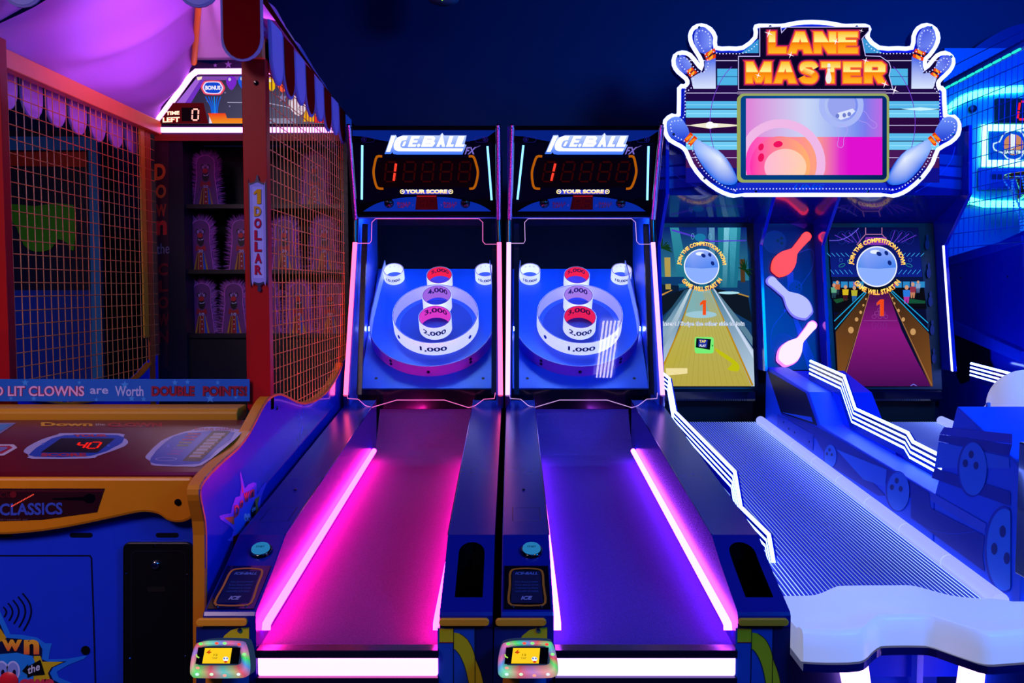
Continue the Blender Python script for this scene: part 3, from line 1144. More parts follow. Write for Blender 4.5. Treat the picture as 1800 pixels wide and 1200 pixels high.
# ---- rear housing
m = MB()
m.box(X0 + 0.01, X1 - 0.01, 4.62, 4.95, 0.15, 2.24, c('#070c30'))
m.build('rear_housing', 'satin', bowl)
m = MB()
m.sideprof([(4.27, 2.22), (4.27, 1.925), (4.56, 1.81), (4.62, 1.81), (4.62, 2.22)], X0 + 0.01, X1 - 0.01, c('#0a1a80'))
mh = m.build('marquee_housing', 'gloss', bowl)
pmq = Pl((0, 4.27, 2.0), (0, -1, 0))
m = MB()
q1 = Z(1150, 20, 3.273)
for sd_ in (0, 1):
    m = MB()
    for y0, y1, cc in ((800, 850, '#0a2098'), (870, 915, '#1030b8'), (940, 985, '#0c28a8')):
        m.pp(pmq, q1([(20, y0 + 30), (480, y0), (480, y1), (20, y1 + 40)] if sd_ == 0 else [(1330, y0), (1770, y0 + 30), (1770, y1 + 40), (1330, y1)]), c(cc), 0.001)
    m.stroke(pmq, q1([(20, 870), (150, 960), (300, 1040)] if sd_ == 0 else smooth([(1730, 780), (1700, 870), (1600, 980), (1500, 1040)], 3, False)), 0.003, c('#2848d8'), 0.0015)
    m.build('marquee_decal', 'satin', mh)
# four upright fins, each with the same side outline
fin = [(4.20, 1.925), (4.425, 1.70), (4.295, 1.10), (4.66, 1.10), (4.66, 2.24), (4.22, 2.24)]
for x in (X0, 1.205, 1.505, X1 - 0.02):
    m = MB(); m.sideprof(fin, x - 0.008, x + 0.008, c('#0b24b8'))
    m.build('upright_fin', 'gloss', bowl, bevel=0.002)
m = MB()
for x in (X1 - 0.02 - 0.014,):
    m.prism([(x + 0.004, 4.442, 1.70), (x + 0.020, 4.442, 1.70), (x + 0.020, 4.425, 1.70), (x + 0.004, 4.425, 1.70)], (0, -0.125, -0.60), (1.6, 1.7, 3.0))
m2 = m.build('upright_light_strip', 'glow', bowl)
# dark frames round the screens
psc = Pl((0, 4.53, 1.79), (0, -0.985, 0.171))
SN = psc.n
for (xa, xb) in ((X0 + 0.01, 1.197), (1.513, X1 - 0.03)):
    m = MB()
    m.prism([psc.px(*p) for p in ()] or [Vector((xa, 4.542, 1.815)), Vector((xb, 4.542, 1.815)), Vector((xb, 4.399, 0.99)), Vector((xa, 4.399, 0.99))], (0, 0.04, 0), c('#04061c'))
    m.build('screen_frame', 'satin', bowl)
# faint pin decals on the columns beside the screens
m = MB()
for x, ys in ((1333, (450, 495, 545, 590, 640)), (1453, (450, 500, 550, 600, 640)), (1636, (430, 480, 530, 580, 630))):
    for y in ys:
        m.pp(psc, ell(x + (y - 540) * 0.06, y, 4, 9, 12) , c('#0a1460'), 0.003)
        m.pp(psc, ell(x + (y - 540) * 0.06, y - 13, 2.3, 5, 10), c('#0a1460'), 0.003)
m.build('column_decal', 'satin', bowl)


def pix(r):
    return Z(1140, 350, 3.2143)(r)


# ---------------- left screen picture
scl = MB()
S_ = pix


def sp(pts, col, off):
    scl.pp(psc, S_(pts), col, off)


sp([(40, 160), (552, 160), (597, 1057), (82, 1057)], c('#103a6a'), 0.004)
skyc = lambda x, y: mixc(c('#081a70'), c('#2a7890'), (y - 400) / 90)
sp([(40, 160), (552, 160), (566, 460), (52, 460)], skyc, 0.0046)
for a, b, t0, t1, cc in ((170, 240, 120, 170, '#2e8aa0'), (350, 375, 340, 372, '#5a90b8'), (400, 500, 390, 520, '#1a7890'), (415, 440, 425, 455, '#8adcf0'), (460, 480, 455, 500, '#50b8d0'), (285, 330, 270, 330, '#1c4490')):
    sp([(t0, 162), (t1, 162), (b, 500), (a, 500)], lambda x, y, cc=cc: mixc(c(cc), c('#1a6a88'), (y - 400) / 110), 0.0052)
for pts in ([(130, 170), (350, 235), (550, 232), (550, 238), (350, 243), (130, 180)],):
    sp(pts, c('#5038d0'), 0.0056)
# palms and dark buildings left and right
sp([(46, 480), (170, 490), (170, 525), (50, 560)], c('#0a1c38'), 0.0056)
sp([(46, 300), (66, 300), (70, 520), (50, 520)], c('#2a2018'), 0.0056)
sp([(88, 330), (122, 330), (125, 510), (95, 510)], c('#b09a50'), 0.0056)
for i in range(11):
    a = math.radians(-175 + i * 17)
    x, y = 75 + 62 * math.cos(a), 285 + 68 * math.sin(a) + 25 * abs(math.cos(a))
    sp([(72, 280), (78, 270), ((75 + x) / 2 + 4, (275 + y) / 2 - 14), (x, y), ((75 + x) / 2 - 3, (280 + y) / 2)], c('#0c3018') if i % 2 else c('#123c20'), 0.006)
for i in range(10):
    a = math.radians(-170 + i * 24)
    x, y = 545 + 45 * math.cos(a), 400 + 75 * math.sin(a)
    sp([(540, 405), (548, 398), ((545 + x) / 2 + 4, (400 + y) / 2 - 6), (x, y)], c('#0a3018'), 0.006)
sp([(515, 340), (540, 340), (545, 470), (520, 470)], c('#4a3420'), 0.0056)
sp([(45, 560), (170, 520), (245, 500), (80, 660), (60, 680)], c('#0c1624'), 0.0062)
sp([(350, 500), (560, 545), (585, 700), (480, 640)], c('#0c1624'), 0.0062)
sp([(45, 440), (200, 440), (200, 478), (47, 482)], c('#0c3a70'), 0.006)
sp([(66, 540), (130, 512), (133, 516), (68, 550)], c('#c89040'), 0.0066)
sp([(470, 520), (565, 548), (565, 556), (470, 528)], c('#b08840'), 0.0066)
sp(ell(452, 530, 60, 8, 20), c('#a8e0f0'), 0.0066)
# gutters
gl_ = lambda x, y: mixc(c('#3a7a98'), c('#b8cce0'), (y - 510) / 150)
sp([(215, 510), (250, 510), (82, 950), (76, 1057), (82, 1057), (66, 730), (120, 660)], gl_, 0.007)
sp([(345, 510), (365, 510), (590, 850), (597, 1057), (575, 1057)], gl_, 0.007)
sp([(200, 515), (225, 510), (75, 720), (66, 735), (66, 700)], c('#28506c'), 0.0076)
sp([(355, 508), (372, 508), (560, 740), (585, 780), (585, 830)], c('#5a8098'), 0.0076)
sp([(230, 505), (242, 505), (150, 720), (72, 860), (71, 800)], lambda x, y: mixc(c('#c8dce8'), c('#7898b0'), (y - 510) / 90), 0.008)
sp([(362, 505), (370, 508), (588, 860), (590, 900)], c('#c8d8f0'), 0.008)
# lane
yl = lambda x, y: mixc(c('#8fb0a8'), c('#c0b030'), (y - 512) / 80) if y < 590 else mixc(c('#c0b030'), c('#b8a848'), (y - 590) / 90)
sp([(250, 510), (345, 510), (440, 730), (175, 730)], yl, 0.0086)
sp([(175, 730), (440, 730), (578, 1057), (84, 1057), (84, 940)], yl, 0.0086)
for i in range(1, 16):
    t = i / 16
    xt, xb = 252 + 92 * t, 40 + 540 * t
    if xb > 90:
        scl.stroke(psc, S_([(xt, 530), (xb, 1055)]), 0.0011, c('#a09030'), 0.009)
sp([(248, 512), (252, 512), (178, 730), (86, 945), (84, 925), (170, 730)], c('#b88a18'), 0.0094)
sp([(344, 512), (348, 512), (448, 730), (590, 1050), (580, 1057)], c('#b88a18'), 0.0094)
sp([(248, 512), (300, 512), (345, 650), (205, 640)], c('#7fb0b4'), 0.009)
sp(ell(295, 653, 88, 20, 28), lambda x, y: c('#9cc8d8'), 0.0096)
sp(smooth([(370, 840), (470, 900), (510, 940), (500, 975), (440, 960), (470, 930), (400, 880)], 2), c('#c0c010'), 0.0096)
sp([(95, 955), (218, 955), (218, 985), (98, 998)], c('#f0e0a0'), 0.0096)  # pale patch paints the ceiling lamp's reflection into the picture
# phone
sp(rrect(258, 780, 366, 872, 14), c('#78f078'), 0.0104)
sp([(268, 786), (350, 792), (344, 852), (264, 838)], c('#06101c'), 0.0108)
sp([(282, 792), (332, 796), (326, 840), (278, 832)], c('#2030a0'), 0.0112)
scl.tpx('TAP', psc, *S_([(284, 796)])[0], *S_([(322, 812)])[0], c('#ffe070'), 0.0116)
scl.tpx('PLAY', psc, *S_([(286, 822)])[0], *S_([(322, 836)])[0], c('#f0f4ff'), 0.0116)
sp([(355, 822), (364, 828), (355, 836)], c('#10a030'), 0.0112)
# small blue creature-free emblem above the ball: a ball between two pins
sp(ell(290, 218, 32, 22, 20), c('#1878a8'), 0.0066)
for x in (248, 345):
    scl.stroke(psc, S_(ell(x, 212, 8, 16, 14)), 0.0015, c('#70c8e8'), 0.007, closed=True)


def ball_and_words(B, cx, cy, r, zf, off):
    k = Z(0, 0, 1)

    def P(pts):
        return zf(pts)
    B.pp(psc, P(ell(cx, cy, r, r, 40)), c('#f2f6ff'), off)
    r2 = r * 0.94
    up = [p for p in ell(cx, cy, r2, r2, 48)]
    def bc(x, y):
        (px_, py_) = P([(cx, cy)])[0]
        rr = r2 / 3.2143
        t = (y - (py_ - rr)) / (2 * rr)
        return mixc(c('#5fa0f0'), c('#3a74e8'), t) if t > 0.5 else mixc(c('#98b0ff'), c('#3a80f0'), t * 2)
    B.pp(psc, P(up), bc, off + 0.0005)
    low = ell(cx, cy, r2, r2, 24, 3, 177)
    B.pp(psc, P(low + [(cx, cy + r2 * 0.12)]), lambda x, y: c('#8cb0ff'), off + 0.0009)
    B.pp(psc, P(ell(cx - r * 0.1, cy - r * 0.72, r * 0.24, r * 0.1, 16)), c('#e8f2ff'), off + 0.0012)
    for dx, dy, ra in ((0.10, -0.62, 0.14), (0.46, -0.66, 0.12), (0.62, -0.18, 0.13)):
        B.pp(psc, P(ell(cx + dx * r, cy + dy * r, r * ra, r * ra * 0.72, 16, rot=30 + 60 * dx)), c('#102a80'), off + 0.0015)
    X, Y = P([(cx, cy)])[0]
    R_ = r / 3.2143
    for bold, col, o2 in ((0.06, c('#f07818'), 0.002), (0.02, lambda a, b: mixc((1.2, 0.55, 0.1), (1.3, 1.1, 0.25), b), 0.0024)):
        B.tarc('JOIN THE COMPETITION NOW!', psc, X, Y, R_ * 1.12, R_ * 1.40, 176, 4, col, off + o2, bold)
        B.tarc('GAME WILL START IN', psc, X, Y, R_ * 1.40, R_ * 1.14, 215, 327, col, off + o2, bold)


ball_and_words(scl, 297, 383, 100, S_, 0.011)
for bold, col, o2 in ((0.08, c('#ffffff'), 0.0), (0.02, c('#f05018'), 0.0006)):
    scl.tpx('1', psc, *S_([(288, 572)])[0], *S_([(322, 656)])[0], col, 0.011 + o2, bold)
for bold, col, o2 in ((0.05, c('#f4f8ff'), 0.0), (0.0, c('#7090c0'), 0.0005)):
    scl.tpx('Insert / Swipe the other side to join', psc, *S_([(78, 690)])[0], *S_([(540, 726)])[0], col, 0.0118 + o2, bold)
so = scl.build('game_screen', 'print_', bowl, recalc=False)
tag(so, 'screen showing a daylight bowling lane', None)
# ---------------- right screen picture
scl = MB()
sp([(1014, 160), (1522, 160), (1604, 1057), (1070, 1057)], c('#080c30'), 0.004)
sp([(1014, 160), (1522, 160), (1545, 440), (1030, 440)], lambda x, y: mixc(c('#060a40'), c('#0e2088'), (y - 400) / 80), 0.0046)
for i in range(6):
    for sx in (-1, 1):
        x = 1280 + sx * (120 + 22 * i)
        a = (x - sx * 0, 205 + 6 * i)
        if i < 4:
            scl.stroke(psc, S_([(1280 + sx * (85 + 20 * i), 245), (1280 + sx * (110 + 40 * i), 180 + 8 * i)]), 0.0028, c('#6a38e0'), 0.0052)
for r in range(2):
    for i in range(5):
        for sx in (-1, 1):
            x = 1280 + sx * (150 + 26 * i)
            y = 305 if r == 0 else 400
            scl.stroke(psc, S_([(x, y + (20 if r == 0 else 0)), (x + sx * 20 * (1 if r else -1) * -1, y + (0 if r == 0 else 24))]), 0.0026, c('#3aa8f0'), 0.0052)
sp([(1210, 260), (1225, 215), (1340, 215), (1355, 260)], c('#8030b0'), 0.0056)
for xs_ in (1224, 1316):
    scl.stroke(psc, S_([(xs_, 162), (xs_, 200), (xs_ + (20 if xs_ > 1280 else -20), 222), (xs_ + (50 if xs_ > 1280 else -50), 260)]), 0.004, c('#b070a0'), 0.006)
scl.stroke(psc, S_([(1226, 200), (1314, 200)]), 0.004, c('#b070a0'), 0.006)
scl.stroke(psc, S_(smooth([(1018, 235), (1080, 232), (1140, 205), (1185, 165)], 3, False)), 0.003, c('#7868ff'), 0.0064)
for sx in (-1, 1):
    for x in (110, 150, 190):
        scl.stroke(psc, S_(ell(1280 + sx * x, 200 + x * 0.1, 26, 36, 18)), 0.001, c('#2038b8'), 0.005, closed=True)
    scl.stroke(psc, S_(ell(1280 + sx * 150, 352, 8, 8, 12)), 0.0014, c('#60d0e0'), 0.0056, closed=True)
    scl.stroke(psc, S_(ell(1280 + sx * 195, 345, 10, 10, 12)), 0.0014, c('#3070d0'), 0.0056, closed=True)
    scl.stroke(psc, S_(ell(1280 + sx * 190, 375, 18, 8, 14, rot=20 * sx)), 0.0014, c('#30b8a0'), 0.0056, closed=True)
sp([(1034, 440), (1545, 440), (1553, 500), (1038, 500)], c('#0a1440'), 0.0052)
for x in (1040, 1085, 1130, 1175, 1390, 1435, 1480, 1520):
    sp([(x, 466), (x + 38, 466), (x + 38, 500), (x, 500)], c('#2a88c8'), 0.0056)
for x in (1155, 1385, 1484):
    sp([(x, 468), (x + 5, 468), (x + 5, 500), (x, 500)], c('#d03080'), 0.006)
sp([(1038, 500), (1553, 500), (1570, 620), (1045, 640)], c('#0a0a14'), 0.0056)
sp([(1042, 568), (1085, 560), (1130, 565), (1060, 590)], c('#185030'), 0.006)
sp([(1450, 560), (1560, 575), (1560, 590), (1470, 590)], c('#145038'), 0.006)


def figure(x, y, h, top, leg):
    sp(ell(x, y - h * 0.86, h * 0.11, h * 0.13, 10), c('#d09878'), 0.0068)
    sp([(x - h * .2, y - h * .72), (x + h * .2, y - h * .72), (x + h * .17, y - h * .36), (x - h * .17, y - h * .36)], c(top), 0.0066)
    sp([(x - h * .16, y - h * .38), (x + h * .16, y - h * .38), (x + h * .1, y), (x + h * .02, y), (x, y - h * .25), (x - h * .04, y), (x - h * .13, y)], c(leg), 0.0064)


figure(1110, 575, 90, '#d8b820', '#401820')
figure(1160, 580, 90, '#b8b030', '#2060a0')
figure(1064, 540, 80, '#c06030', '#203040')
figure(1045, 560, 85, '#60a888', '#204050')
figure(1455, 590, 105, '#2878e0', '#b030a0')
figure(1490, 560, 90, '#903048', '#c08060')
figure(1520, 530, 70, '#80a0c8', '#506090')
sp([(1225, 520), (1240, 520), (1072, 900), (1066, 1000), (1050, 700), (1052, 660)], c('#141018'), 0.007)
for sx in (-1, 1):
    for a, b in ((0.0, 0.02), (0.055, 0.07)):
        pass
cy_ = c('#1aa8e0')
scl.stroke(psc, S_([(1222, 520), (1046, 690)]), 0.0045, cy_, 0.0076)
scl.stroke(psc, S_([(1228, 528), (1050, 735)]), 0.0045, cy_, 0.0076)
scl.stroke(psc, S_([(1372, 518), (1575, 700)]), 0.0045, cy_, 0.0076)
scl.stroke(psc, S_([(1366, 526), (1578, 745)]), 0.0045, cy_, 0.0076)
bw = lambda x, y: mixc(c('#302018'), c('#7a4a20'), (y - 515) / 120)
sp([(1230, 528), (1245, 528), (1100, 1000), (1090, 1057), (1070, 1057), (1054, 750)], bw, 0.008)
sp([(1350, 528), (1366, 528), (1580, 760), (1602, 1057), (1590, 1057)], bw, 0.008)
for x, y, r in ((1210, 600, 6), (1195, 640, 8), (1172, 680, 10), (1140, 740, 16), (1385, 590, 6), (1408, 630, 8), (1435, 680, 10), (1490, 750, 16), (1225, 565, 5), (1375, 560, 5)):
    sp(ell(x, y, r, r * 1.2, 12), c('#c89860'), 0.0086)
pu_ = lambda x, y: mixc(c('#401048'), c('#8a1880'), (y - 515) / 60) if y < 575 else mixc(c('#8a1880'), c('#400c50'), (y - 575) / 110)
sp([(1248, 525), (1350, 525), (1425, 740), (1182, 740)], pu_, 0.0088)
sp([(1182, 740), (1425, 740), (1515, 920), (1135, 920)], pu_, 0.0088)
sp([(1135, 920), (1515, 920), (1590, 1057), (1092, 1057)], pu_, 0.0088)
scl.stroke(psc, S_([(1246, 528), (1095, 1040)]), 0.003, c('#b07850'), 0.0094)
scl.stroke(psc, S_([(1352, 528), (1595, 1050)]), 0.003, c('#b07850'), 0.0094)
for x, y in ((1302, 625), (1285, 645), (1320, 645), (1270, 665), (1303, 665), (1336, 665)):
    scl.stroke(psc, S_(ell(x, y, 12, 10, 14)), 0.0012, c('#a850b0'), 0.0098, closed=True)
for x in (1270, 1300, 1330):
    scl.stroke(psc, S_(ell(x, 715, 10, 22, 14)), 0.001, c('#8030a0'), 0.0098, closed=True)
scl.stroke(psc, S_([(1210, 688), (1400, 688)]), 0.0012, c('#a050b0'), 0.0098)
scl.stroke(psc, S_([(1475, 1055), (1492, 1045), (1510, 1055)]), 0.003, c('#7080ff'), 0.0098)
ball_and_words(scl, 1285, 383, 115, S_, 0.011)
for bold, col, o2 in ((0.08, c('#ffffff'), 0.0), (0.02, c('#f04818'), 0.0006)):
    scl.tpx('1', psc, *S_([(1284, 568)])[0], *S_([(1324, 662)])[0], col, 0.012 + o2, bold)
so = scl.build('game_screen', 'print_', bowl, recalc=False)
tag(so, 'screen showing a dark purple bowling lane', None)

# ---------------- the pin panel between the screens
pp_ = Pl((0, 4.52, 1.70), (0, -0.975, 0.222))
m = MB()
m.prism([(1.213, 4.555, 1.83), (1.497, 4.555, 1.83), (1.497, 4.385, 1.10), (1.213, 4.385, 1.10)], (0, 0.03, 0), c('#080e70'))
pn = m.build('pin_panel', 'panel', bowl)
n_ = Vector((0, -0.73, 0.17)).normalized()
ppn = Pl((0, 4.555, 1.83), n_)
qp = Z(1290, 330, 3.243)
m = MB()
m.pp(ppn, qp([(215, 60), (370, 60), (420, 215), (400, 232), (200, 165)]), c('#7010b0'), 0.0006)
for x, y, r in ((232, 308, 66), (345, 570, 46), (278, 890, 64)):
    m.pp(ppn, qp(ell(x, y, r, r, 30)), lambda a, b: c('#102088'), 0.0008)
    m.pp(ppn, qp(ell(x + r * .1, y + r * .1, r * .85, r * .85, 30)), c('#0a1c80'), 0.0012)
    for dx, dy in ((.28, -.1), (.6, -.3), (.62, .12)):
        m.pp(ppn, qp(ell(x + dx * r, y + dy * r, r * .13, r * .13, 10)), c('#03051c'), 0.0016)
m.stroke(ppn, qp(smooth([(370, 370), (440, 350), (455, 400), (440, 470), (400, 530), (300, 690), (230, 780), (210, 850), (215, 920)], 3, False)), 0.002, c('#3858e0'), 0.0012)
for a in ((300, 480, 340, 480, 340, 700, 320, 700), (330, 720, 350, 720, 480, 1020, 420, 1030)):
    m.pp(ppn, qp([(a[0], a[1]), (a[2], a[3]), (a[4], a[5]), (a[6], a[7])]), c('#1834b8'), 0.001)
m.pp(ppn, qp(star(290, 700, 16, 4, 0.2)), c('#4060ff'), 0.0018)
m.build('panel_decal', 'satin', pn)


def pin_out(hx, hy, bx, by, rh, rb, base):
    """bowling pin outline from head centre to base centre"""
    H, B = Vector((hx, hy)), Vector((bx, by))
    d = B - H
    Ln = d.length
    d.normalize()
    nrm = Vector((-d.y, d.x))
    prof = [(-1.0, 0.0), (-0.92, 0.45), (-0.6, 0.82), (0.0, 1.0), (0.7, 0.9)]
    left, right = [], []
    for a, r in prof:
        left.append((H + d * (a * rh) + nrm * (r * rh)))
        right.append((H + d * (a * rh) - nrm * (r * rh)))
    for t, r in ((0.30, rh * 0.80), (0.40, rh * 0.88), (0.55, rb * 0.80), (0.68, rb * 0.98), (0.78, rb), (0.88, rb * 0.86), (1.0, base)):
        left.append(H + d * (Ln * t) + nrm * r)
        right.append(H + d * (Ln * t) - nrm * r)
    pts = [tuple(p) for p in left] + [tuple(B + d * base * 0.12)] + [tuple(p) for p in right[::-1]][:-1]
    return pts


for h, b, col, glowc, edge in (((407, 285), (232, 492), '#ff5a5a', (3.2, 0.10, 0.10), '#ff2020'),
                               ((206, 534), (425, 735), '#b8c0ff', (0.22, 0.20, 1.2), '#2030ff'),
                               ((440, 788), (262, 1005), '#fff0ff', (1.5, 0.3, 1.9), '#b030ff')):
    pts = qp(pin_out(*h, *b, 27, 62, 30))
    hp_, bp_ = qp([h])[0], qp([b])[0]
    m = MB()
    m.pp(ppn, smooth(pts, 2), glowc, 0.024, 0.022)
    pb_ = m.build('lit_pin', 'glow', pn, bevel=0.004)
    cxm, cym = sum(p[0] for p in pts) / len(pts), sum(p[1] for p in pts) / len(pts)
    m = MB()
    inn = [(cxm + (x - cxm) * 0.94, cym + (y - cym) * 0.94) for x, y in smooth(pts, 2)]
    m.pp(ppn, inn, c(col, 1.0) if '#ff5a5a' != col else c('#ff5868'), 0.0252)
    m.build('pin_face', 'print_', pb_)

# ---------------- shelf bars below the screens, dark pits
for (xa, xb) in ((X0 + 0.02, 1.19), (1.515, X1 - 0.03)):
    m = MB()
    m.box(xa, xb, 4.38, 4.46, 0.945, 1.005, c('#04071c'))
    m.build('screen_shelf', 'gloss', bowl, bevel=0.015)
    m = MB()
    m.box(xa, xb, 4.47, 4.5, 0.5, 0.96, c('#020208'))
    m.build('ball_pit_back', 'matte', bowl)

# ---------------- lanes with lit ribs
for li, (xa, xb) in enumerate(((0.735, 1.165), (1.60, 2.03))):
    y0, y1 = (2.17, 4.33) if li == 0 else (2.6, 4.33)
    m = MB()
    m.sideprof([(y0, 0.55), (y0, lmz(y0)), (y1, lmz(y1)), (y1, 0.55)], xa, xb, c('#0430e8'))
    if li == 0:
        m.sideprof([(y0, 0.55), (y0, lmz(y0)), (2.46, lmz(2.46)), (2.46, 0.55)], 0.64, xa, c('#0838e0'))
    ln_ = m.build('bowling_lane', 'flat', bowl)
    m = MB()
    nr = 38
    for i in range(nr):
        x = xa + (xb - xa) * (i + 0.5) / nr
        h = 0.0020
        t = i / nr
        k = 0.42 + 1.3 * max(0, (t - 0.45) / 0.55) ** 2 + 0.3 * max(0, 0.25 - t) * 4  # rib glow painted brighter towards the edges, where rail and gutter light falls
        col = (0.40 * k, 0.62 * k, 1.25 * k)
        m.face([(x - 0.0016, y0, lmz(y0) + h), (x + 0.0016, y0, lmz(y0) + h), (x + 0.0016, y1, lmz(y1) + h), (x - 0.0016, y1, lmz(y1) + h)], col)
    if li == 0:
        for i in range(8):
            x = xa - (i + 0.5) * 0.0113
            m.face([(x - 0.0016, y0, lmz(y0) + 0.002), (x + 0.0016, y0, lmz(y0) + 0.002), (x + 0.0016, 2.46, lmz(2.46) + 0.002), (x - 0.0016, 2.46, lmz(2.46) + 0.002)], (0.5, 0.75, 1.5))
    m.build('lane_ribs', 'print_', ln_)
    # gutter bumper: segmented frosted tube on the right
    m = MB()
    ys = [y0 + (y1 - y0) * i / 8 for i in range(9)]
    for i in range(8):
        m.tube([(xb + 0.024, ys[i] + 0.003, lmz(ys[i]) + 0.008), (xb + 0.024, ys[i + 1] - 0.003, lmz(ys[i + 1]) + 0.008)], 0.022, c('#a8b4f4', 1.0), 14)
    m.build('gutter_tube', 'tubewhite', ln_, smooth=True)
# lane mirror seam
# ---------------- LED rails: four bent light lines on a dark backing
def led_rail(x, prof, nline, gap, name, cols, parent, w_=0.008, start=None):
    back = MB()
    pr = [Vector((0, y, z)) for y, z in prof]
    # offset direction: downward and perpendicular along the run
    lines = []
    for k in range(nline):
        pts = []
        for i, p in enumerate(pr):
            a = pr[i - 1] if i else p
            b = pr[i + 1] if i < len(pr) - 1 else p
            d1 = (p - a).normalized() if i else (b - p).normalized()
            d2 = (b - p).normalized() if i < len(pr) - 1 else d1
            n1 = Vector((0, -d1.z, d1.y)); n2 = Vector((0, -d2.z, d2.y))
            nn = (n1 + n2).normalized()
            if nn.z > 0:
                nn = -nn
            s_ = 1 / max(0.5, abs(nn.dot(n1)))
            pts.append(p + nn * (gap * k * s_))
        lines.append(pts)
    rail = None
    bk = lines[-1]
    extra = []
    for i, p in enumerate(bk):
        extra.append(p + (p - lines[-2][i]) * 1.6)
    for i in range(len(pr) - 1):
        back.prism([(x - 0.012, *pr[i][1:]), (x - 0.012, *pr[i + 1][1:]), (x - 0.012, *extra[i + 1][1:]), (x - 0.012, *extra[i][1:])], (0.016, 0, 0), c('#0a1888'))
    rail = back.build(name, 'gloss', parent)
    for k, pts in enumerate(lines):
        mm = MB()
        st = 0
        mm.tube([(x - 0.008, p.y, p.z) for p in pts[st:]], w_ / 2, cols, 8)
        mm.build('rail_light', 'glow', rail, smooth=True)
    return rail, lines


RC = (2.0, 3.4, 15.0)
led_rail(0.735, [(4.40, 1.085), (4.19, 1.078), (4.03, 0.945), (2.94, 0.898), (2.856, 0.802), (2.54, 0.800), (2.47, 0.712)], 4, 0.019, 'light_rail', RC, bowl, 0.0118)
led_rail(1.318, [(3.98, 1.175), (3.577, 1.15), (3.453, 1.036), (2.99, 1.018), (2.948, 0.995), (2.56, 0.975)], 4, 0.018, 'light_rail', RC, bowl, 0.0118)
led_rail(2.20, [(4.33, 1.135), (4.0, 1.12), (3.8, 1.10)], 4, 0.018, 'light_rail', RC, bowl, 0.0118)
# ---------------- left side wall of the machine between the roller machine and the lane
m = MB()
m.sideprof([(2.36, 0.0), (2.36, 0.66), (2.5, 0.73), (2.9, 0.83), (2.96, 0.86), (4.3, 0.915), (4.3, 0.0)], 0.622, 0.632, c('#0b24c0'))
m.build('side_wall', 'gloss', bowl)
# ---------------- centre console with its decorated side
pcs = Pl((1.215, 3, 0.9), (-1, 0, 0), (0, -1, 0))
prof = [(4.34, 0.6), (4.34, 1.117), (4.286, 1.117), (3.707, 1.07), (3.57, 0.958), (3.466, 0.950), (2.585, 0.905), (2.47, 1.175), (2.18, 1.085), (2.135, 1.045), (2.135, 0.3), (2.4, 0.3), (2.4, 0.6)]
m = MB(); m.sideprof([(2.575, 0.3), (2.585, 0.905)] + prof[7:11], 1.215, 1.585, c('#1860ff'))
m.build('console_head', 'flat', bowl, bevel=0.004)
m = MB(); m.sideprof([(4.34, 0.6), (4.34, 1.10), (4.0, 1.035), (3.87, 0.925), (3.6, 0.70), (3.6, 0.6)], 1.322, 1.59, c('#1040e0'))
m.build('console_wing', 'flat', bowl, bevel=0.004)
m = MB(); m.sideprof([(4.34, 0.6), (4.34, 1.117), (4.286, 1.117), (3.707, 1.07), (3.57, 0.958), (3.466, 0.950), (2.59, 0.9055), (2.59, 0.6)], 1.215, 1.31, c('#1860ff'))
cc_ = m.build('centre_console', 'flat', bowl, bevel=0.004)
m = MB()
q5_ = Z(1600, 640, 2.855)
q4_ = Z(1340, 600, 3.913)


def cs(pts, col, off=0.001):
    m.pp(pcs, pts, col, off)


lt, md, dk = c('#2878ff'), c('#1450e8'), c('#0a2cb8')
cs(q4_([(35, 200), (300, 355), (380, 580), (130, 490)]), c('#06104a'))
cs(q4_([(380, 590), (445, 625), (1148, 1040), (1160, 1160), (500, 760), (130, 500), (140, 480)]), dk)
cs(q4_([(130, 485), (340, 520), (350, 555)]), lt, 0.0014)
cs(q4_([(130, 490), (250, 560), (500, 700), (850, 1060), (800, 1060), (480, 860), (355, 640)]), c('#0a2cc0'), 0.0014)
cs(q4_([(510, 740), (860, 880), (850, 1000), (700, 950)]), lt, 0.0018)
cs(q4_([(105, 500), (355, 640), (350, 750), (105, 580)]), c('#0a48e8'), 0.002)
cs(q5_([(172, 315), (515, 350), (515, 400), (150, 350)]), c('#3048e0'), 0.0016)
cs(q5_([(150, 352), (515, 402), (500, 460), (145, 385)]), dk, 0.0016)
cs(q5_([(145, 388), (500, 468), (500, 520), (125, 520)]), lt, 0.0016)
cs(q5_([(125, 520), (505, 640), (505, 712), (110, 570)]), dk, 0.0016)
cs(q5_([(105, 640), (385, 800), (375, 850), (100, 680)]), c('#3860f0'), 0.0016)
cs(q5_([(5, 670), (375, 860), (365, 960), (375, 1040), (5, 770)]), c('#0a28b8'), 0.0012)
for (x, y, rx, ry, hs) in ((470 / 3.913 + 1340, 788 / 3.913 + 600, 11.5, 21, 1), (935 / 3.913 + 1340, 1030 / 3.913 + 600, 21, 36, 1),
                           (1600 + 315 / 2.855, 640 + 525 / 2.855, 26, 49, 1), (1600 + 470 / 2.855, 640 + 930 / 2.855, 33, 76, 1)):
    xr = min(x + rx, 1776)
    disc_ = ell(x, y, rx, ry, 36)
    clip = [(min(a, 1778), b) for a, b in disc_]
    cs(clip, c('#0a38c8'), 0.0022)
    cs([(min(x + (a - x) * 0.93 + rx * 0.07, 1778), y + (b - y) * 0.95) for a, b in disc_], c('#2880ff'), 0.0026)
    for dx, dy in ((-0.05, -0.52), (-0.45, -0.2), (0.28, -0.12)) if ry < 60 else ((-0.0, -0.42), (-0.45, -0.02), (0.22, 0.2)):
        hx = x + dx * rx
        if hx + rx * .17 < 1778:
            cs(ell(hx, y + dy * ry, rx * .17, ry * .14, 14), c('#08208a'), 0.003)
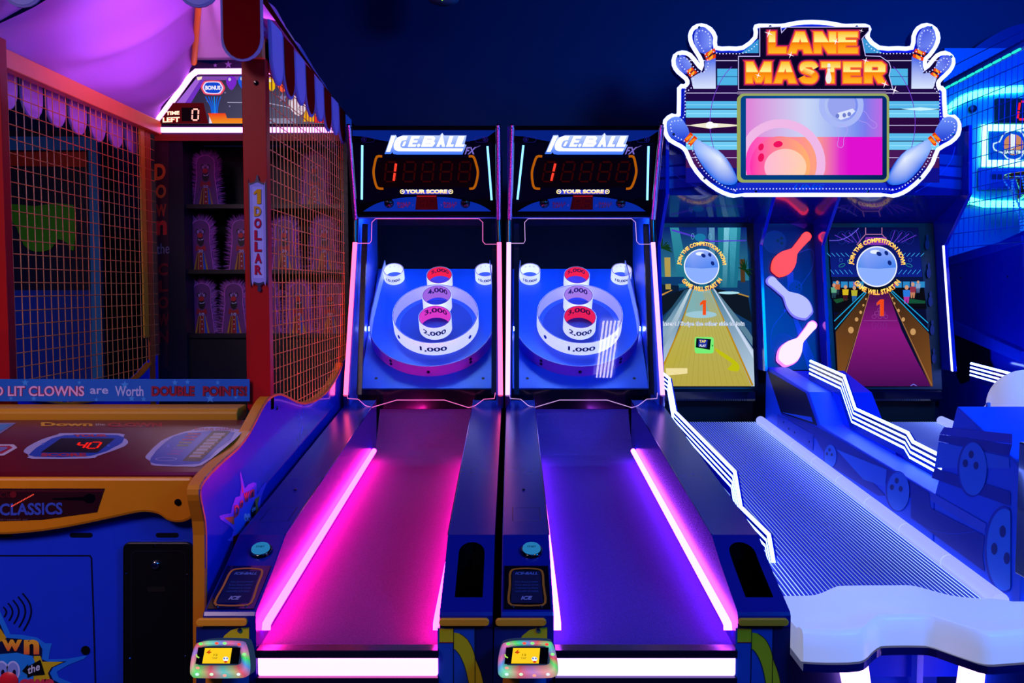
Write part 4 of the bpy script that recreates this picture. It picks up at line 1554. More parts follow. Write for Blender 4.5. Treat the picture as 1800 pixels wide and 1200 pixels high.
m.stroke(pcs, q5_(smooth([(5, 760), (80, 820), (200, 850), (330, 840)], 3, False)), 0.001, c('#3068ff'), 0.002)
m.build('console_decal', 'flat', cc_)
# kick strip with bolts at the far end
for x, y in q4_([(150, 555), (185, 600), (225, 625), (325, 690)]):
    m = MB()
    m.lathe(pcs.px(x, y, 0.0), pcs.n, [(0.004, 0), (0.004, 0.003), (0.0005, 0.004)], c('#061050'), 8)
    m.build('console_bolt', 'chrome', cc_, smooth=True)
# white dome lamp on the console
dc = Vector((1.472, 2.585, 1.135))
m = MB()
m.lathe(dc, (0, 0, 1), [(0.113, 0.0), (0.113, 0.012), (0.107, 0.02)] + [(0.105 * math.cos(a), 0.024 + 0.105 * math.sin(a)) for a in [math.pi / 2 * i / 10 for i in range(10)]] + [(0.0005, 0.129)], c('#e4e8ff', 0.9), 36)
m.build('white_dome', 'lit', cc_, smooth=True)
m = MB()
m.lathe(dc - Vector((0, 0, 0.008)), (0, 0, 1), [(0.125, 0.0), (0.125, 0.008), (0.11, 0.010)], c('#1870e8'), 36)
m.lathe(Vector((1.30, 2.47, 1.172)), (0, 0, 1), [(0.006, 0), (0.006, 0.012), (0.0005, 0.014)], c('#a0a8e0'), 10)
m.build('dome_base', 'gloss', cc_, smooth=True)
# dark card screen at the console's near end
m = MB()
m.box(1.197, 1.40, 2.085, 2.132, 0.82, 1.135, c('#0a1850'))
ds = m.build('payment_panel', 'gloss', cc_, bevel=0.004)
m = MB()
m.face([(1.206, 2.0835, 0.86), (1.39, 2.0835, 0.86), (1.39, 2.0835, 1.12), (1.206, 2.0835, 1.12)], c('#041030'))
m.build('panel_window', 'gloss', ds)
m = MB()
m.face([(1.21, 2.0825, 0.83), (1.30, 2.0825, 0.815), (1.30, 2.0825, 0.845), (1.21, 2.0825, 0.85)], c('#70a050'))
m.build('panel_label', 'print_', ds)

# ---------------- white moulded front
zt = 0.752


def atz(px, py, z):
    r = ray(px, py)
    return CAM + r * ((z - CAMH) / r.z)


q7 = Z(1300, 840, 3.334)
backl = [atz(x, y, zt) for x, y in q7(smooth([(325, 692), (440, 685), (500, 665), (560, 638), (620, 630), (900, 628), (1020, 630), (1130, 660), (1250, 690), (1400, 705), (1560, 712), (1700, 800), (1800, 860)], 2, False))]
frontl = [atz(x, y, zt) for x, y in q7(smooth([(335, 905), (520, 912), (700, 905), (750, 870), (800, 830), (860, 820), (1080, 820), (1150, 835), (1400, 915), (1500, 920), (1700, 905), (1900, 890)], 2, False))]
m = MB()
x_l = 0.628
backl[0].x = x_l; frontl[0].x = x_l
N = 60


def resample(P, n):
    out = []
    xs0, xs1 = P[0].x, P[-1].x
    for i in range(n):
        x = x_l + (1.42 - x_l) * i / (n - 1)
        for a, b in zip(P, P[1:]):
            if x <= b.x or b is P[-1]:
                t = max(0.0, min(1.3, (x - a.x) / ((b.x - a.x) or 1)))
                out.append(Vector((x, a.y + (b.y - a.y) * t, zt)))
                break
    return out


BLr, FLr = resample(sorted(backl, key=lambda p: p.x), N), resample(sorted(frontl, key=lambda p: p.x), N)
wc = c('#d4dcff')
rows = []
for i in range(N):
    b, f = BLr[i], FLr[i]
    d = (f - b).normalized()
    rows.append([b + Vector((0, 0, -0.05)), b, b + d * 0.02 + Vector((0, 0, 0.003)), b + (f - b) * 0.5 + Vector((0, 0, -0.004)), f - d * 0.035 + Vector((0, 0, -0.003)),
                 f - d * 0.018 + Vector((0, 0, 0.006)), f + Vector((0, 0, 0.008)), f + d * 0.010 + Vector((0, 0, 0.0)), f + d * 0.013 + Vector((0, 0, -0.03)), f + d * 0.014 + Vector((0, 0, -0.058)), f + Vector((0, 0, -0.064)), b + Vector((0, 0, -0.064))])
for i in range(N - 1):
    for j in range(len(rows[0])):
        k = (j + 1) % len(rows[0])
        m.face([rows[i][j], rows[i + 1][j], rows[i + 1][k], rows[i][k]], wc)
m.face(rows[0], wc); m.face(rows[-1][::-1], wc)
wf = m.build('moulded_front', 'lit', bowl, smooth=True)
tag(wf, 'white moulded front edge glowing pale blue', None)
m = MB()
for i in range(N - 1):
    m.face([rows[i][9] + Vector((0, -0.002, -0.004)), rows[i + 1][9] + Vector((0, -0.002, -0.004)), rows[i + 1][9] + Vector((0, 0.0, -0.022)), rows[i][9] + Vector((0, 0.0, -0.022))], c('#1a1468'))
    m.face([rows[i][9] + Vector((0, 0.0, -0.022)), rows[i + 1][9] + Vector((0, 0.0, -0.022)), rows[i + 1][11] + Vector((0, 0, -0.015)), rows[i][11] + Vector((0, 0, -0.015))], c('#1a1468'))
m.build('front_underlip', 'gloss', wf)
# bright legs below and blue cabinet bodies
for xs in ((1.475, 1.525, 1.49, 1.535), (1.695, 1.735, 1.685, 1.727)):
    a, b, a2, b2 = xs
    P = [at(a * 1000, 1158, 2.03), at(b * 1000, 1158, 2.03), at(b2 * 1000, 1230, 2.03), at(a2 * 1000, 1230, 2.03)]
    P2 = P[:2] + [P[2] + (P[2] - P[1]) * 3.0, P[3] + (P[3] - P[0]) * 3.0]
    m = MB(); m.prism(P2, (0, 0.02, 0), (3.2, 1.6, 3.8))
    m.build('leg_light', 'glow', bowl)
m = MB()
m.box(0.64, 0.80, 2.06, 2.4, 0.0, 0.672, c('#12106a'))
m.build('front_cabinet', 'satin', bowl)
m = MB()
m.box(1.10, 1.42, 2.06, 2.13, 0.0, 0.672, c('#1246e8'))
m.build('front_cabinet', 'satin', bowl)
m = MB()
m.box(0.80, 1.10, 2.30, 2.34, 0.0, 0.672, c('#1246e8'))
m.prism([(0.84, 2.16, 0.50), (0.99, 2.16, 0.50), (0.99, 2.3, 0.67), (0.84, 2.3, 0.67)], (0, 0.004, -0.02), c('#1a50f0'))
m.box(0.84, 0.99, 2.14, 2.16, 0.48, 0.505, c('#3860f8'))
m.box(0.975, 0.99, 2.14, 2.30, 0.50, 0.668, c('#2c58f8'))
m.build('ball_door', 'satin', bowl)

# ---------------- the big sign
psg = Pl((0, 4.16, 2.2), (0, -1, 0))
left = [(905, 63), (820, 68), (750, 82), (700, 86), (600, 84), (580, 100), (580, 150), (510, 210), (430, 214), (352, 210), (350, 150), (322, 103), (270, 82), (225, 98), (205, 140), (215, 190), (245, 240), (272, 290), (268, 325), (245, 300), (205, 252), (160, 238), (117, 258), (112, 310), (137, 350), (182, 388), (190, 415), (172, 432), (142, 445), (140, 595), (100, 600), (62, 630), (62, 690), (88, 740), (150, 775), (182, 805), (215, 880), (275, 960), (360, 1025), (430, 1056), (480, 1062), (520, 1056)]
right = [(1300, 1056), (1350, 1062), (1400, 1055), (1460, 1025), (1540, 955), (1600, 870), (1630, 795), (1700, 755), (1745, 710), (1752, 650), (1722, 607), (1672, 600), (1665, 458), (1638, 440), (1632, 412), (1650, 388), (1695, 345), (1718, 300), (1708, 262), (1670, 240), (1625, 255), (1590, 295), (1560, 325), (1555, 280), (1580, 255), (1615, 205), (1632, 155), (1615, 105), (1565, 80), (1515, 98), (1490, 145), (1480, 210), (1400, 213), (1290, 210), (1225, 150), (1235, 105), (1208, 84), (1100, 86), (1060, 80), (990, 68)]
outl = q1(smooth(left + right, 2, True))
m = MB()
m.pp(psg, outl, c('#0a1ca8'), 0.0, 0.085)
sg = m.build('sign_body', 'gloss', bowl)
m = MB()
m.stroke(psg, outl, 0.018, (1.05, 1.2, 2.9), 0.006, closed=True, thick=0.004)
m.build('sign_outline_light', 'glow', sg)
# art base
cxs, cys = 905, 580
m = MB()


def g(pts, col, off=0.002, **k):
    m.pp(psg, q1(pts), col, off)


g([(180, 240), (520, 238), (590, 180), (600, 108), (1205, 108), (1225, 180), (1290, 238), (1640, 240), (1640, 985), (180, 985)], c('#160a40'), 0.001)
g([(500, 240), (600, 160), (600, 240)], c('#3898d8'), 0.0014)
g([(1310, 240), (1200, 150), (1200, 240)], c('#3898d8'), 0.0014)
stripe = [(330, 425, '#4fb4e8'), (517, 560, '#58b8ec'), (566, 611, '#70ccf4'), (702, 744, '#58b8ec'), (749, 796, '#70ccf4')]
dark = [(240, 328, '#160838'), (426, 515, '#200a48'), (613, 700, '#2c0840'), (798, 900, '#481858'), (900, 985, '#10108a')]
for y0, y1, h in dark:
    for xa, xb in ((182, 478), (1332, 1638)):
        g([(xa, y0), (xb, y0), (xb, y1), (xa, y1)], c(h), 0.0016)
for y0, y1, h in stripe:
    for xa, xb in ((182, 478), (1332, 1638)):
        if y0 == 330:
            xa, xb = (362, 478) if xa < 900 else (1340, 1458)
        g([(xa, y0), (xb, y0), (xb, y1), (xa, y1)], c(h), 0.0018)
        m.stroke(psg, q1([(xa, (y0 + y1) / 2), (xb, (y0 + y1) / 2)]), 0.0022, c('#a0f0ff'), 0.002) if y0 != 330 else m.stroke(psg, q1([(xa, 376), (xb, 376)]), 0.003, c('#183a80'), 0.002)
for y in (284, 470, 656, 842):
    for xa, xb in ((182, 478), (1332, 1638)):
        m.stroke(psg, q1([(xa, y), (xb, y)]), 0.003, c('#d8d0ff'), 0.002)
for cx_ in (330, 1490):
    sgn = 1 if cx_ < 900 else -1
    m.stroke(psg, q1(ell(cx_ + sgn * 340, 640, 350, 420, 20, 150 if sgn > 0 else -50, 230 if sgn > 0 else 30)), 0.003, c('#7038d0'), 0.0022)
g([(190, 656), (310, 640), (480, 653), (480, 660), (310, 674)], c('#f0e8d0'), 0.0026)
g(ell(320, 655, 24, 20, 16), c('#ffffff'), 0.003)
g(ell(354, 656, 13, 10, 12), c('#ffffff'), 0.003)
g([(1420, 562), (1530, 552), (1640, 562), (1530, 572)], c('#c8f4ff'), 0.0026)
g([(480, 985), (1330, 985), (1350, 1040), (460, 1040)], c('#1428c8'), 0.0012)
g([(470, 460), (1340, 460), (1340, 478), (470, 478)], c('#7a6890'), 0.0014)
m.build('sign_art', 'print_', sg)
# pins on the sign
PW = lambda cx, cy, r: (lambda x, y: mixc(c('#ffffff', 1.0), c('#1c6cf0'), ((x - cx) ** 2 + (y - cy) ** 2) ** 0.5 / r))


def sgpin(base, shade, collar, nm):
    global m
    m = MB()
    m.pp(psg, q1(base), shade, 0.010, 0.008)
    o = m.build(nm, 'print_', sg)
    m = MB()
    for q_ in collar:
        m.pp(psg, q1(q_), c('#ff5010'), 0.012)
        cx_ = sum(p[0] for p in q_) / 4; cy_ = sum(p[1] for p in q_) / 4
        m.pp(psg, q1([(cx_ + (x - cx_) * 0.45, cy_ + (y - cy_) * 0.8) for x, y in q_]), c('#ffa030'), 0.0125)
    m.build('pin_collar', 'print_', o)
    return o


def mir(pts, c2=1810):
    return [(c2 - x, y) for x, y in pts]


bigbody = smooth([(232, 735), (300, 768), (365, 800), (415, 850), (452, 910), (475, 965), (470, 985), (440, 1000), (370, 985), (300, 920), (252, 850), (225, 790)], 2)
bighead = smooth([(72, 660), (82, 625), (115, 608), (150, 615), (178, 650), (200, 700), (165, 745), (120, 740), (85, 710)], 2)
col1 = [[(180, 700), (212, 690), (200, 740), (165, 775)] and [(205, 698), (222, 712), (185, 760), (168, 742)], [(228, 716), (246, 732), (206, 780), (190, 764)]]
for mm_ in (False, True):
    f = (lambda p: mir(p, 1812)) if mm_ else (lambda p: p)
    bx, by = q1(f([(375, 850)]))[0]
    hx_, hy_ = q1(f([(130, 670)]))[0]
    # body
    m = MB()
    cen = (bx, by)
    pts = q1(f(bigbody))
    sh = PW(bx + (8 if not mm_ else -8), by - 6, 62)
    nn = len(pts)
    for i in range(nn):
        a, b = pts[i], pts[(i + 1) % nn]
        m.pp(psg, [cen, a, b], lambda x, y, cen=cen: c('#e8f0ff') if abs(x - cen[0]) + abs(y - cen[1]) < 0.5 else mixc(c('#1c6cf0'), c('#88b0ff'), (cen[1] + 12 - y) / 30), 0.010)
    m.pp(psg, pts, c('#1850d0'), 0.009, 0.008)
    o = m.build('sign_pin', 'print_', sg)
    m = MB()
    m.pp(psg, q1(f(bighead)), lambda x, y: mixc(c('#6a90ff'), c('#2848d8'), (y - hy_ + 16) / 34), 0.010, 0.008)
    for q_ in col1:
        m.pp(psg, q1(f(q_)), c('#e83a08'), 0.012)
        cx_ = sum(p[0] for p in q_) / 4; cy_ = sum(p[1] for p in q_) / 4
        m.pp(psg, q1(f([(cx_ + (x - cx_) * 0.8, cy_ + (y - cy_) * 0.5) for x, y in q_])), c('#ff9020'), 0.0125)
    m.build('sign_pin_head', 'print_', o)
# upper pins
for (head, hcol, collars, body) in (
    (ell(280, 168, 50, 78, 24, rot=-12), 0, [[(285, 248), (345, 215), (350, 235), (290, 270)], [(292, 276), (350, 248), (350, 272), (300, 290)]], [(292, 285), (350, 262), (352, 445), (290, 445), (285, 380)]),
    (ell(168, 308, 38, 56, 24, rot=-35), 0, [[(180, 345), (215, 325), (228, 338), (190, 362)], [(192, 366), (232, 342), (245, 356), (205, 382)]], [(210, 385), (250, 360), (290, 350), (295, 445), (225, 445)]),
    (ell(1562, 165, 50, 78, 24, rot=12), 0, [[(1495, 218), (1555, 240), (1548, 258), (1490, 238)], [(1482, 248), (1545, 268), (1540, 290), (1480, 268)]], [(1480, 262), (1540, 285), (1545, 445), (1478, 445)]),
    (ell(1662, 305, 38, 56, 24, rot=35), 0, [[(1605, 328), (1645, 350), (1635, 362), (1598, 345)], [(1595, 352), (1630, 372), (1620, 388), (1580, 365)]], [(1575, 355), (1620, 385), (1600, 445), (1540, 445), (1545, 360)])):
    m = MB()
    ys = [y for x, y in q1(head)]
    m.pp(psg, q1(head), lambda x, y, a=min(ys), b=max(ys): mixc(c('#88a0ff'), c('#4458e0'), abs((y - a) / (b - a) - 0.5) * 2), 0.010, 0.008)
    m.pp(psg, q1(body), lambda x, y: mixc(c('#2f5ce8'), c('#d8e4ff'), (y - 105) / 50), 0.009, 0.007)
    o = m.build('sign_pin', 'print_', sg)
    m = MB()
    for q_ in collars:
        m.pp(psg, q1(q_), c('#f04410'), 0.012)
        cx_ = sum(p[0] for p in q_) / 4; cy_ = sum(p[1] for p in q_) / 4
        m.pp(psg, q1([(cx_ + (x - cx_) * 0.4, cy_ + (y - cy_) * 0.9) for x, y in q_]), c('#ffb030'), 0.0125)
    m.build('pin_collar', 'print_', o)
# dotted LEDs following the outline on the inside
m = MB()
cen2 = Vector((905, 560))
ol = smooth(left + right, 3, True)
# inset by normal
def inset(pts, d):
    out = []
    n = len(pts)
    area_ = sum(pts[i][0] * pts[(i + 1) % n][1] - pts[(i + 1) % n][0] * pts[i][1] for i in range(n))
    sgn = 1 if area_ > 0 else -1
    for i in range(n):
        a, b = Vector(pts[i - 2]), Vector(pts[(i + 2) % n])
        t = (b - a).normalized()
        out.append((pts[i][0] - t.y * d * sgn, pts[i][1] + t.x * d * sgn))
    return out


ins = inset(ol, 33)
acc, last = 0, ins[0]
for i in range(1, len(ins)):
    p, q_ = Vector(ins[i - 1]), Vector(ins[i])
    L_ = (q_ - p).length
    while acc < L_:
        t = p + (q_ - p) * (acc / L_ if L_ else 0)
        X, Y = q1([(t.x, t.y)])[0]
        if not (590 < t.x < 1215 and 90 < t.y < 470):
            m.pp(psg, ell(X, Y, 1.2, 1.2, 6), (0.75, 0.8, 1.5), 0.0145)
        acc += 19
    acc -= L_
m.build('sign_led_dots', 'print_', sg)
for x, y in ((255, 98), (135, 262), (108, 710), (285, 963), (580, 1038), (1222, 1038), (1520, 962), (1712, 710), (1585, 98), (1700, 265), (662, 92), (1158, 94)):
    m = MB()
    m.lathe(psg.px(*q1([(x, y)])[0], 0.013), psg.n, [(0.006, 0), (0.006, 0.003), (0.0005, 0.004)], c('#040420'), 10)
    m.build('sign_bolt', 'gloss', sg)
# title
m = MB()
t_out = [(478, 265), (600, 265), (600, 100), (720, 95), (725, 130), (755, 98), (1225, 98), (1225, 120), (1185, 165), (1205, 262), (1290, 265), (1340, 300), (1350, 330), (1340, 375), (1362, 455), (478, 455)]
m.pp(psg, q1(t_out), c('#0c0428'), 0.020, 0.018)
tb = m.build('title_plate', 'print_', sg)
tag(tb, 'title plate with gold lettering', None)
m = MB()
m.stroke(psg, q1(t_out), 0.0035, c('#c8c0ff'), 0.0206, closed=True)


def gold2(mid):
    def f(a, b):
        if b > 0.5:
            return mixc((1.4, 1.15, 0.7), (1.05, 0.55, 0.03), (b - 0.5) * 2)
        return mixc((1.0, 0.16, 0.0), (1.25, 0.62, 0.05), b * 2)
    return f


Rr = lambda x0, y0, x1, y1: [(x0, y0), (x1, y0), (x1, y1), (x0, y1)]
GL = {
    'L': [[(0, 0), (.38, 0), (.38, .73), (1, .73), (1, 1), (0, 1)]],
    'A': [[(0, 1), (.33, 0), (.5, 0), (.5, .30), (.33, 1)], [(1, 1), (.67, 0), (.5, 0), (.5, .30), (.67, 1)], [(.36, .58), (.64, .58), (.7, .80), (.3, .80)]],
    'N': [Rr(0, 0, .32, 1), Rr(.68, 0, 1, 1), [(0, 0), (.36, 0), (1, 1), (.64, 1)]],
    'E': [Rr(0, 0, .38, 1), Rr(.2, 0, 1, .25), Rr(.2, .38, .92, .61), Rr(.2, .75, 1, 1)],
    'M': [Rr(0, 0, .25, 1), Rr(.75, 0, 1, 1), [(0, 0), (.27, 0), (.5, .55), (.5, .98), (.40, .98)], [(1, 0), (.73, 0), (.5, .55), (.5, .98), (.60, .98)]],
    'T': [Rr(0, 0, 1, .27), Rr(.32, .1, .68, 1)],
    'R': [Rr(0, 0, .36, 1), Rr(.2, 0, .66, .23), Rr(.2, .40, .66, .62), [(.62, 0), (.82, 0), (1, .15), (1, .46), (.82, .62), (.62, .62), (.62, .40), (.66, .36), (.66, .27), (.62, .23)], [(.40, .55), (.74, .55), (1, 1), (.66, 1)]],
}


def clip_y(P, lo, hi):
    for lim, sg_ in ((lo, 1), (hi, -1)):
        out = []
        for i in range(len(P)):
            a, b = P[i - 1], P[i]
            da, db = (a[1] - lim) * sg_, (b[1] - lim) * sg_
            if (da >= 0) != (db >= 0):
                t = da / (da - db)
                out.append((a[0] + (b[0] - a[0]) * t, lim))
            if db >= 0:
                out.append(b)
        P = out
        if len(P) < 3:
            return []
    return P


def seglet(st, x0, y0, x1, y1, wts):
    tot = sum(wts)
    gap = (x1 - x0) * 0.022
    x = x0
    for ch, wt in zip(st, wts):
        w_ = (x1 - x0 - gap * (len(st) - 1)) * wt / tot
        H_ = y1 - y0

        def col(px_, py_, y0=y0, H_=H_):
            t = ((py_ - 20) * 3.273 - y0) / H_
            return mixc((1.1, 0.50, 0.01), (1.15, 0.95, 0.30), t / 0.47) if t < 0.47 else mixc((0.9, 0.20, 0.0), (1.15, 0.50, 0.02), (t - 0.47) / 0.53)
        if ch == 'S':
            P = smooth([(.86, .30), (.74, .14), (.5, .12), (.24, .15), (.17, .30), (.30, .42), (.68, .54), (.83, .70), (.72, .87), (.5, .89), (.24, .86), (.13, .70)], 3, False)
            P = q1([(x + a * w_, y0 + b * H_) for a, b in P])
            for wd, cc, off in ((0.052, c('#1a1030'), 0.0210), (0.043, c('#b81860'), 0.0214), (0.033, c('#ff7020'), 0.0218)):
                m.stroke(psg, P, wd, cc, off)
            P3 = [psg.px(a, b, 0.0226) for a, b in P]
            cl_ = [col(a, b) for a, b in P]
            zt_, zb_ = psg.px(900, 20 + y0 / 3.273).z, psg.px(900, 20 + y1 / 3.273).z
            m.stroke3(P3, psg.n, 0.024, lambda p: col(0, 20 + (y0 + (zt_ - p.z) / (zt_ - zb_) * H_) / 3.273))
            x += w_ + gap
            continue
        for piece in GL[ch]:
            P = q1([(x + a * w_, y0 + b * H_) for a, b in piece])
            for wd, cc, off in ((0.030, c('#1a1030'), 0.0212), (0.021, c('#b81860'), 0.0216), (0.010, c('#ff7020'), 0.022)):
                m.stroke(psg, P, wd, cc, off, closed=True)
            # cut into bands so that the metal sheen follows the height of the letter
            yb = [20 + (y0 + H_ * t_) / 3.273 for t_ in (-0.1, 0.30, 0.46, 0.50, 0.75, 1.1)]
            for ya_, yb_ in zip(yb, yb[1:]):
                Q = clip_y(P, ya_, yb_)
                if len(Q) > 2:
                    m.pp(psg, Q, col, 0.0226)
        x += w_ + gap


seglet('LANE', 650, 126, 1160, 248, (0.8, 1.1, 1.0, 0.9))
seglet('MASTER', 522, 298, 1318, 418, (1.25, 1.1, 0.95, 0.95, 0.9, 1.05))
for x, y, r in ((650, 135, 26), (775, 258, 22), (1035, 180, 22), (1205, 290, 22), (1370, 460, 28), (590, 375, 18), (1315, 425, 24), (1180, 120, 14)):
    m.pp(psg, q1(star(x, y, r, 4, 0.16, rot=-70)), c('#fff0ff', 1.2), 0.0232)
pts = pin_out(995, 315, 992, 420, 9, 17, 8)
m.pp(psg, q1(pts), c('#f0f0e8'), 0.023)
m.stroke(psg, q1([(982, 332), (1006, 332)]), 0.0025, c('#d02020'), 0.0234)
m.build('title_lettering', 'print_', tb)
# screen of the sign
m = MB()
m.pp(psg, q1(rrect(475, 478, 1340, 985, 34)), c('#98a860'), 0.022, 0.02)
fr_ = m.build('sign_screen', 'print_', sg)
tag(fr_, 'sign screen with pink and violet bowling picture', None)
m = MB()
m.pp(psg, q1(rrect(490, 492, 1326, 972, 26)), c('#050a28'), 0.0232)
m.build('screen_bezel', 'panel', fr_)
m = MB()


def cpic(x, y):
    zx, zy = (x - 1150) * 3.273, (y - 20) * 3.273
    t = (zx - 520) / 780
    if zy < 727.0:
        a = mixc(c('#e080d8'), c('#c8d8f8'), min(1, t * 2.2))
        b = mixc(a, c('#6a80f0'), max(0, (t - 0.45) * 2.4))
        return mixc(b, c('#d060e0'), max(0, (t - 0.85) * 5))
    a = mixc(c('#ff40c0'), c('#ffa080'), min(1, t * 2.0))
    return mixc(a, c('#e010d0'), max(0, (t - 0.5) * 5))


nx, ny = 16, 10
xa_, ya_, xb_, yb_ = 520, 507, 1300, 945
ysp = [507, 560, 620, 680, 726.6, 727.2, 780, 830, 890, 945]
for i in range(nx):
    for j in range(len(ysp) - 1):
        u0, u1 = xa_ + (xb_ - xa_) * i / nx, xa_ + (xb_ - xa_) * (i + 1) / nx
        m.pp(psg, q1([(u0, ysp[j]), (u1, ysp[j]), (u1, ysp[j + 1]), (u0, ysp[j + 1])]), cpic, 0.0238)


def clipr(pts, x0=520, y0=507, x1=1300, y1=945):
    return [(min(max(x, x0), x1), min(max(y, y0), y1)) for x, y in pts]


def ringp(cx_, cy_, r0, r1, col, off, n=40):
    A, B_ = clipr(ell(cx_, cy_, r0, r0, n)), clipr(ell(cx_, cy_, r1, r1, n))
    for i in range(n):
        j = (i + 1) % n
        m.pp(psg, q1([A[i], A[j], B_[j], B_[i]]), col, off)


ringp(720, 880, 205, 255, c('#f0b8e8'), 0.0241)
m.pp(psg, q1(clipr(ell(715, 895, 172, 172, 48))), lambda x, y: mixc(c('#ff30b0'), c('#ffb070'), (x - 1316) / 100), 0.0244)
m.pp(psg, q1(clipr(ell(745, 900, 120, 105, 40))), lambda x, y: mixc(c('#ffb8d8'), c('#ffd0b0'), (x - 1340) / 60), 0.0247)
for x, y, rx, ry, rot in ((606, 785, 15, 21, 20), (703, 769, 27, 18, -10), (606, 845, 17, 25, 15)):
    m.pp(psg, q1(ell(x, y, rx, ry, 18, rot=rot)), c('#f01060'), 0.025)
ringp(1065, 545, 95, 128, c('#a8b8f8'), 0.0241)
m.pp(psg, q1(clipr(ell(1067, 545, 80, 80, 36))), c('#98a4f0'), 0.0243)
m.pp(psg, q1([(1045, 590), (1130, 565), (1145, 580), (1110, 615), (1060, 630), (1035, 612)]), c('#dce4ff'), 0.0245)
for x, y in ((1043, 607), (1082, 603), (1110, 597)):
    m.pp(psg, q1(ell(x, y, 11, 13, 12)), c('#7080d0'), 0.0248)
for h_, b_ in (((1250, 660), (1160, 590)), ((1060, 770), (1075, 660))):
    m.stroke(psg, q1(pin_out(*h_, *b_, 18, 30, 14)), 0.0015, c('#c0a8f8'), 0.0246, closed=True)
m.build('sign_picture', 'print_', fr_)
# maker's mark under the screen
m = MB()
for bold, col, off in ((0.05, c('#0818a0'), 0.0), (0.02, c('#2038d0'), 0.0005)):
    m.tpx('UNiS', psg, *q1([(800, 994)])[0], *q1([(980, 1030)])[0], col, 0.003 + off, bold, 0.3)
m.build('maker_mark', 'satin', sg)

# ================================================================ the clown throwing booth
setscale(None)
CB_ = Vector((-1.27, 2.4, 0))
setorg(CB_)
booth = thing('ball_throwing_booth', 'circus tent ball throwing booth with wire mesh sides and striped scalloped awning', 'arcade machine', CB_)
RX, LX = -0.80, -1.74
ORA = c('#d07a08')
REDP = c('#a00c10')
# right and left side panels share one outline (Y, z)
edge_px = [(362, 1200), (362, 1070), (362, 940), (358, 905), (353, 880), (352, 860), (358, 845), (372, 828), (395, 806), (420, 784), (440, 757), (458, 722), (470, 702), (482, 693), (495, 691), (510, 698), (524, 705), (538, 707), (555, 702), (572, 690), (585, 674), (596, 655), (603, 637)]
ep = [atx(x, y, RX) for x, y in edge_px]
prof = [(p.y, p.z) for p in ep]
prof_s = smooth(prof, 2, False)
outline_ = [(prof[0][0], 0.0)] + prof_s + [(4.45, prof[-1][1] + 0.03), (4.45, 0.0)]
for nm, xa, xb in (('r', RX - 0.004, RX), ('l', LX, LX + 0.004)):
    m = MB(); m.sideprof(outline_, xa, xb, c('#1c34d8'))
    sp_ = m.build('side_panel', 'gloss', booth)
    m = MB()
    xe0, xe1 = (RX - 0.034, RX - 0.004) if nm == 'r' else (LX + 0.004, LX + 0.034)
    ring_ = [(prof[0][0], 0.0)] + prof_s
    for i in range(len(ring_) - 1):
        (a, b), (d, e) = ring_[i], ring_[i + 1]
        t = Vector((0, d - a, e - b)).normalized()
        n_ = Vector((0, -t.z, t.y)) if False else Vector((0, t.z, -t.y))
        m.prism([(xe0, a, b), (xe1 + (0.0045 if nm == 'r' else 0), a, b), (xe1 + (0.0045 if nm == 'r' else 0), d, e), (xe0, d, e)], n_ * 0.008, ORA)
    m.build('edge_moulding', 'plastic', sp_)
    if nm == 'r':
        rp = sp_
# sticker on the right panel
prp = Pl((RX, 2.6, 0.8), (1, 0, 0), (0, 1, 0))
qs = Z(370, 820, 8.573)
m = MB()


def st(pts, col, off=0.0015):
    m.pp(prp, qs(pts), col, off)


halo = [(445, 60), (480, 200), (510, 330), (560, 270), (640, 235), (675, 245), (690, 250), (690, 430), (760, 320), (825, 225), (835, 260), (770, 420), (740, 560), (760, 690), (620, 850), (480, 960), (370, 1040), (330, 1120), (265, 1120), (250, 1100), (310, 1060), (340, 950), (290, 890), (140, 790), (125, 740), (190, 720), (300, 700), (320, 600), (370, 460), (440, 440), (455, 300), (440, 100)]
st(halo, c('#6a50f0'))
st([(200, 770), (345, 745), (350, 870), (330, 870)], c('#f0682c'), 0.002)
st([(462, 240), (490, 380), (470, 400)], c('#f03048'), 0.002)
st([(660, 490), (740, 430), (700, 560), (720, 690), (650, 770), (640, 720)], c('#b0902c'), 0.002)
st([(360, 800), (470, 640), (640, 500), (650, 700), (560, 860), (470, 960), (370, 1020)], c('#3060f0'), 0.002)
st([(590, 660), (660, 500), (680, 640), (640, 770), (600, 760)], c('#0a0a30'), 0.0024)
st([(330, 1050), (430, 1010), (400, 1120), (340, 1180)], c('#a01020'), 0.0022)
for ch, x0, y0, x1, y1 in (('D', 345, 560, 420, 740), ('o', 425, 490, 480, 610), ('w', 488, 370, 572, 520), ('n', 582, 330, 650, 450)):
    for b_, cc, o_ in ((0.08, '#5a0830', 0.0028), (0.03, '#ff3c50', 0.0032)):
        m.tpx(ch, prp, *qs([(x0, y0 + 30)])[0], *qs([(x1, y1 + 30)])[0], c(cc), o_, b_, slope=-4)
m.tpx('the', prp, *qs([(605, 620)])[0], *qs([(665, 690)])[0], c('#b8b8f0'), 0.0034, 0.02, slope=-5)
for x in (515, 560):
    st(ell(x, 760, 24, 60, 14), c('#c8c8f8'), 0.003)
    st(ell(x + 4, 780, 9, 20, 10), c('#101030'), 0.0034)
st(ell(545, 870, 40, 50, 14), c('#c01830'), 0.0036)
m.build('panel_sticker', 'satin', rp)
m = MB()
m.lathe(atx(487, 717, RX + 0.001), (1, 0, 0), [(0.007, 0), (0.007, 0.003), (0.001, 0.004)], c('#02031a'), 10)
m.build('panel_bolt', 'gloss', rp)
# front cabinet
m = MB()
m.box(LX + 0.02, RX - 0.034, 2.40, 2.9, 0.0, 0.99, c('#1234c8'))
fb = m.build('front_cabinet', 'satin', booth)
pfr = Pl((0, 2.40, 0.8), (0, -1, 0))
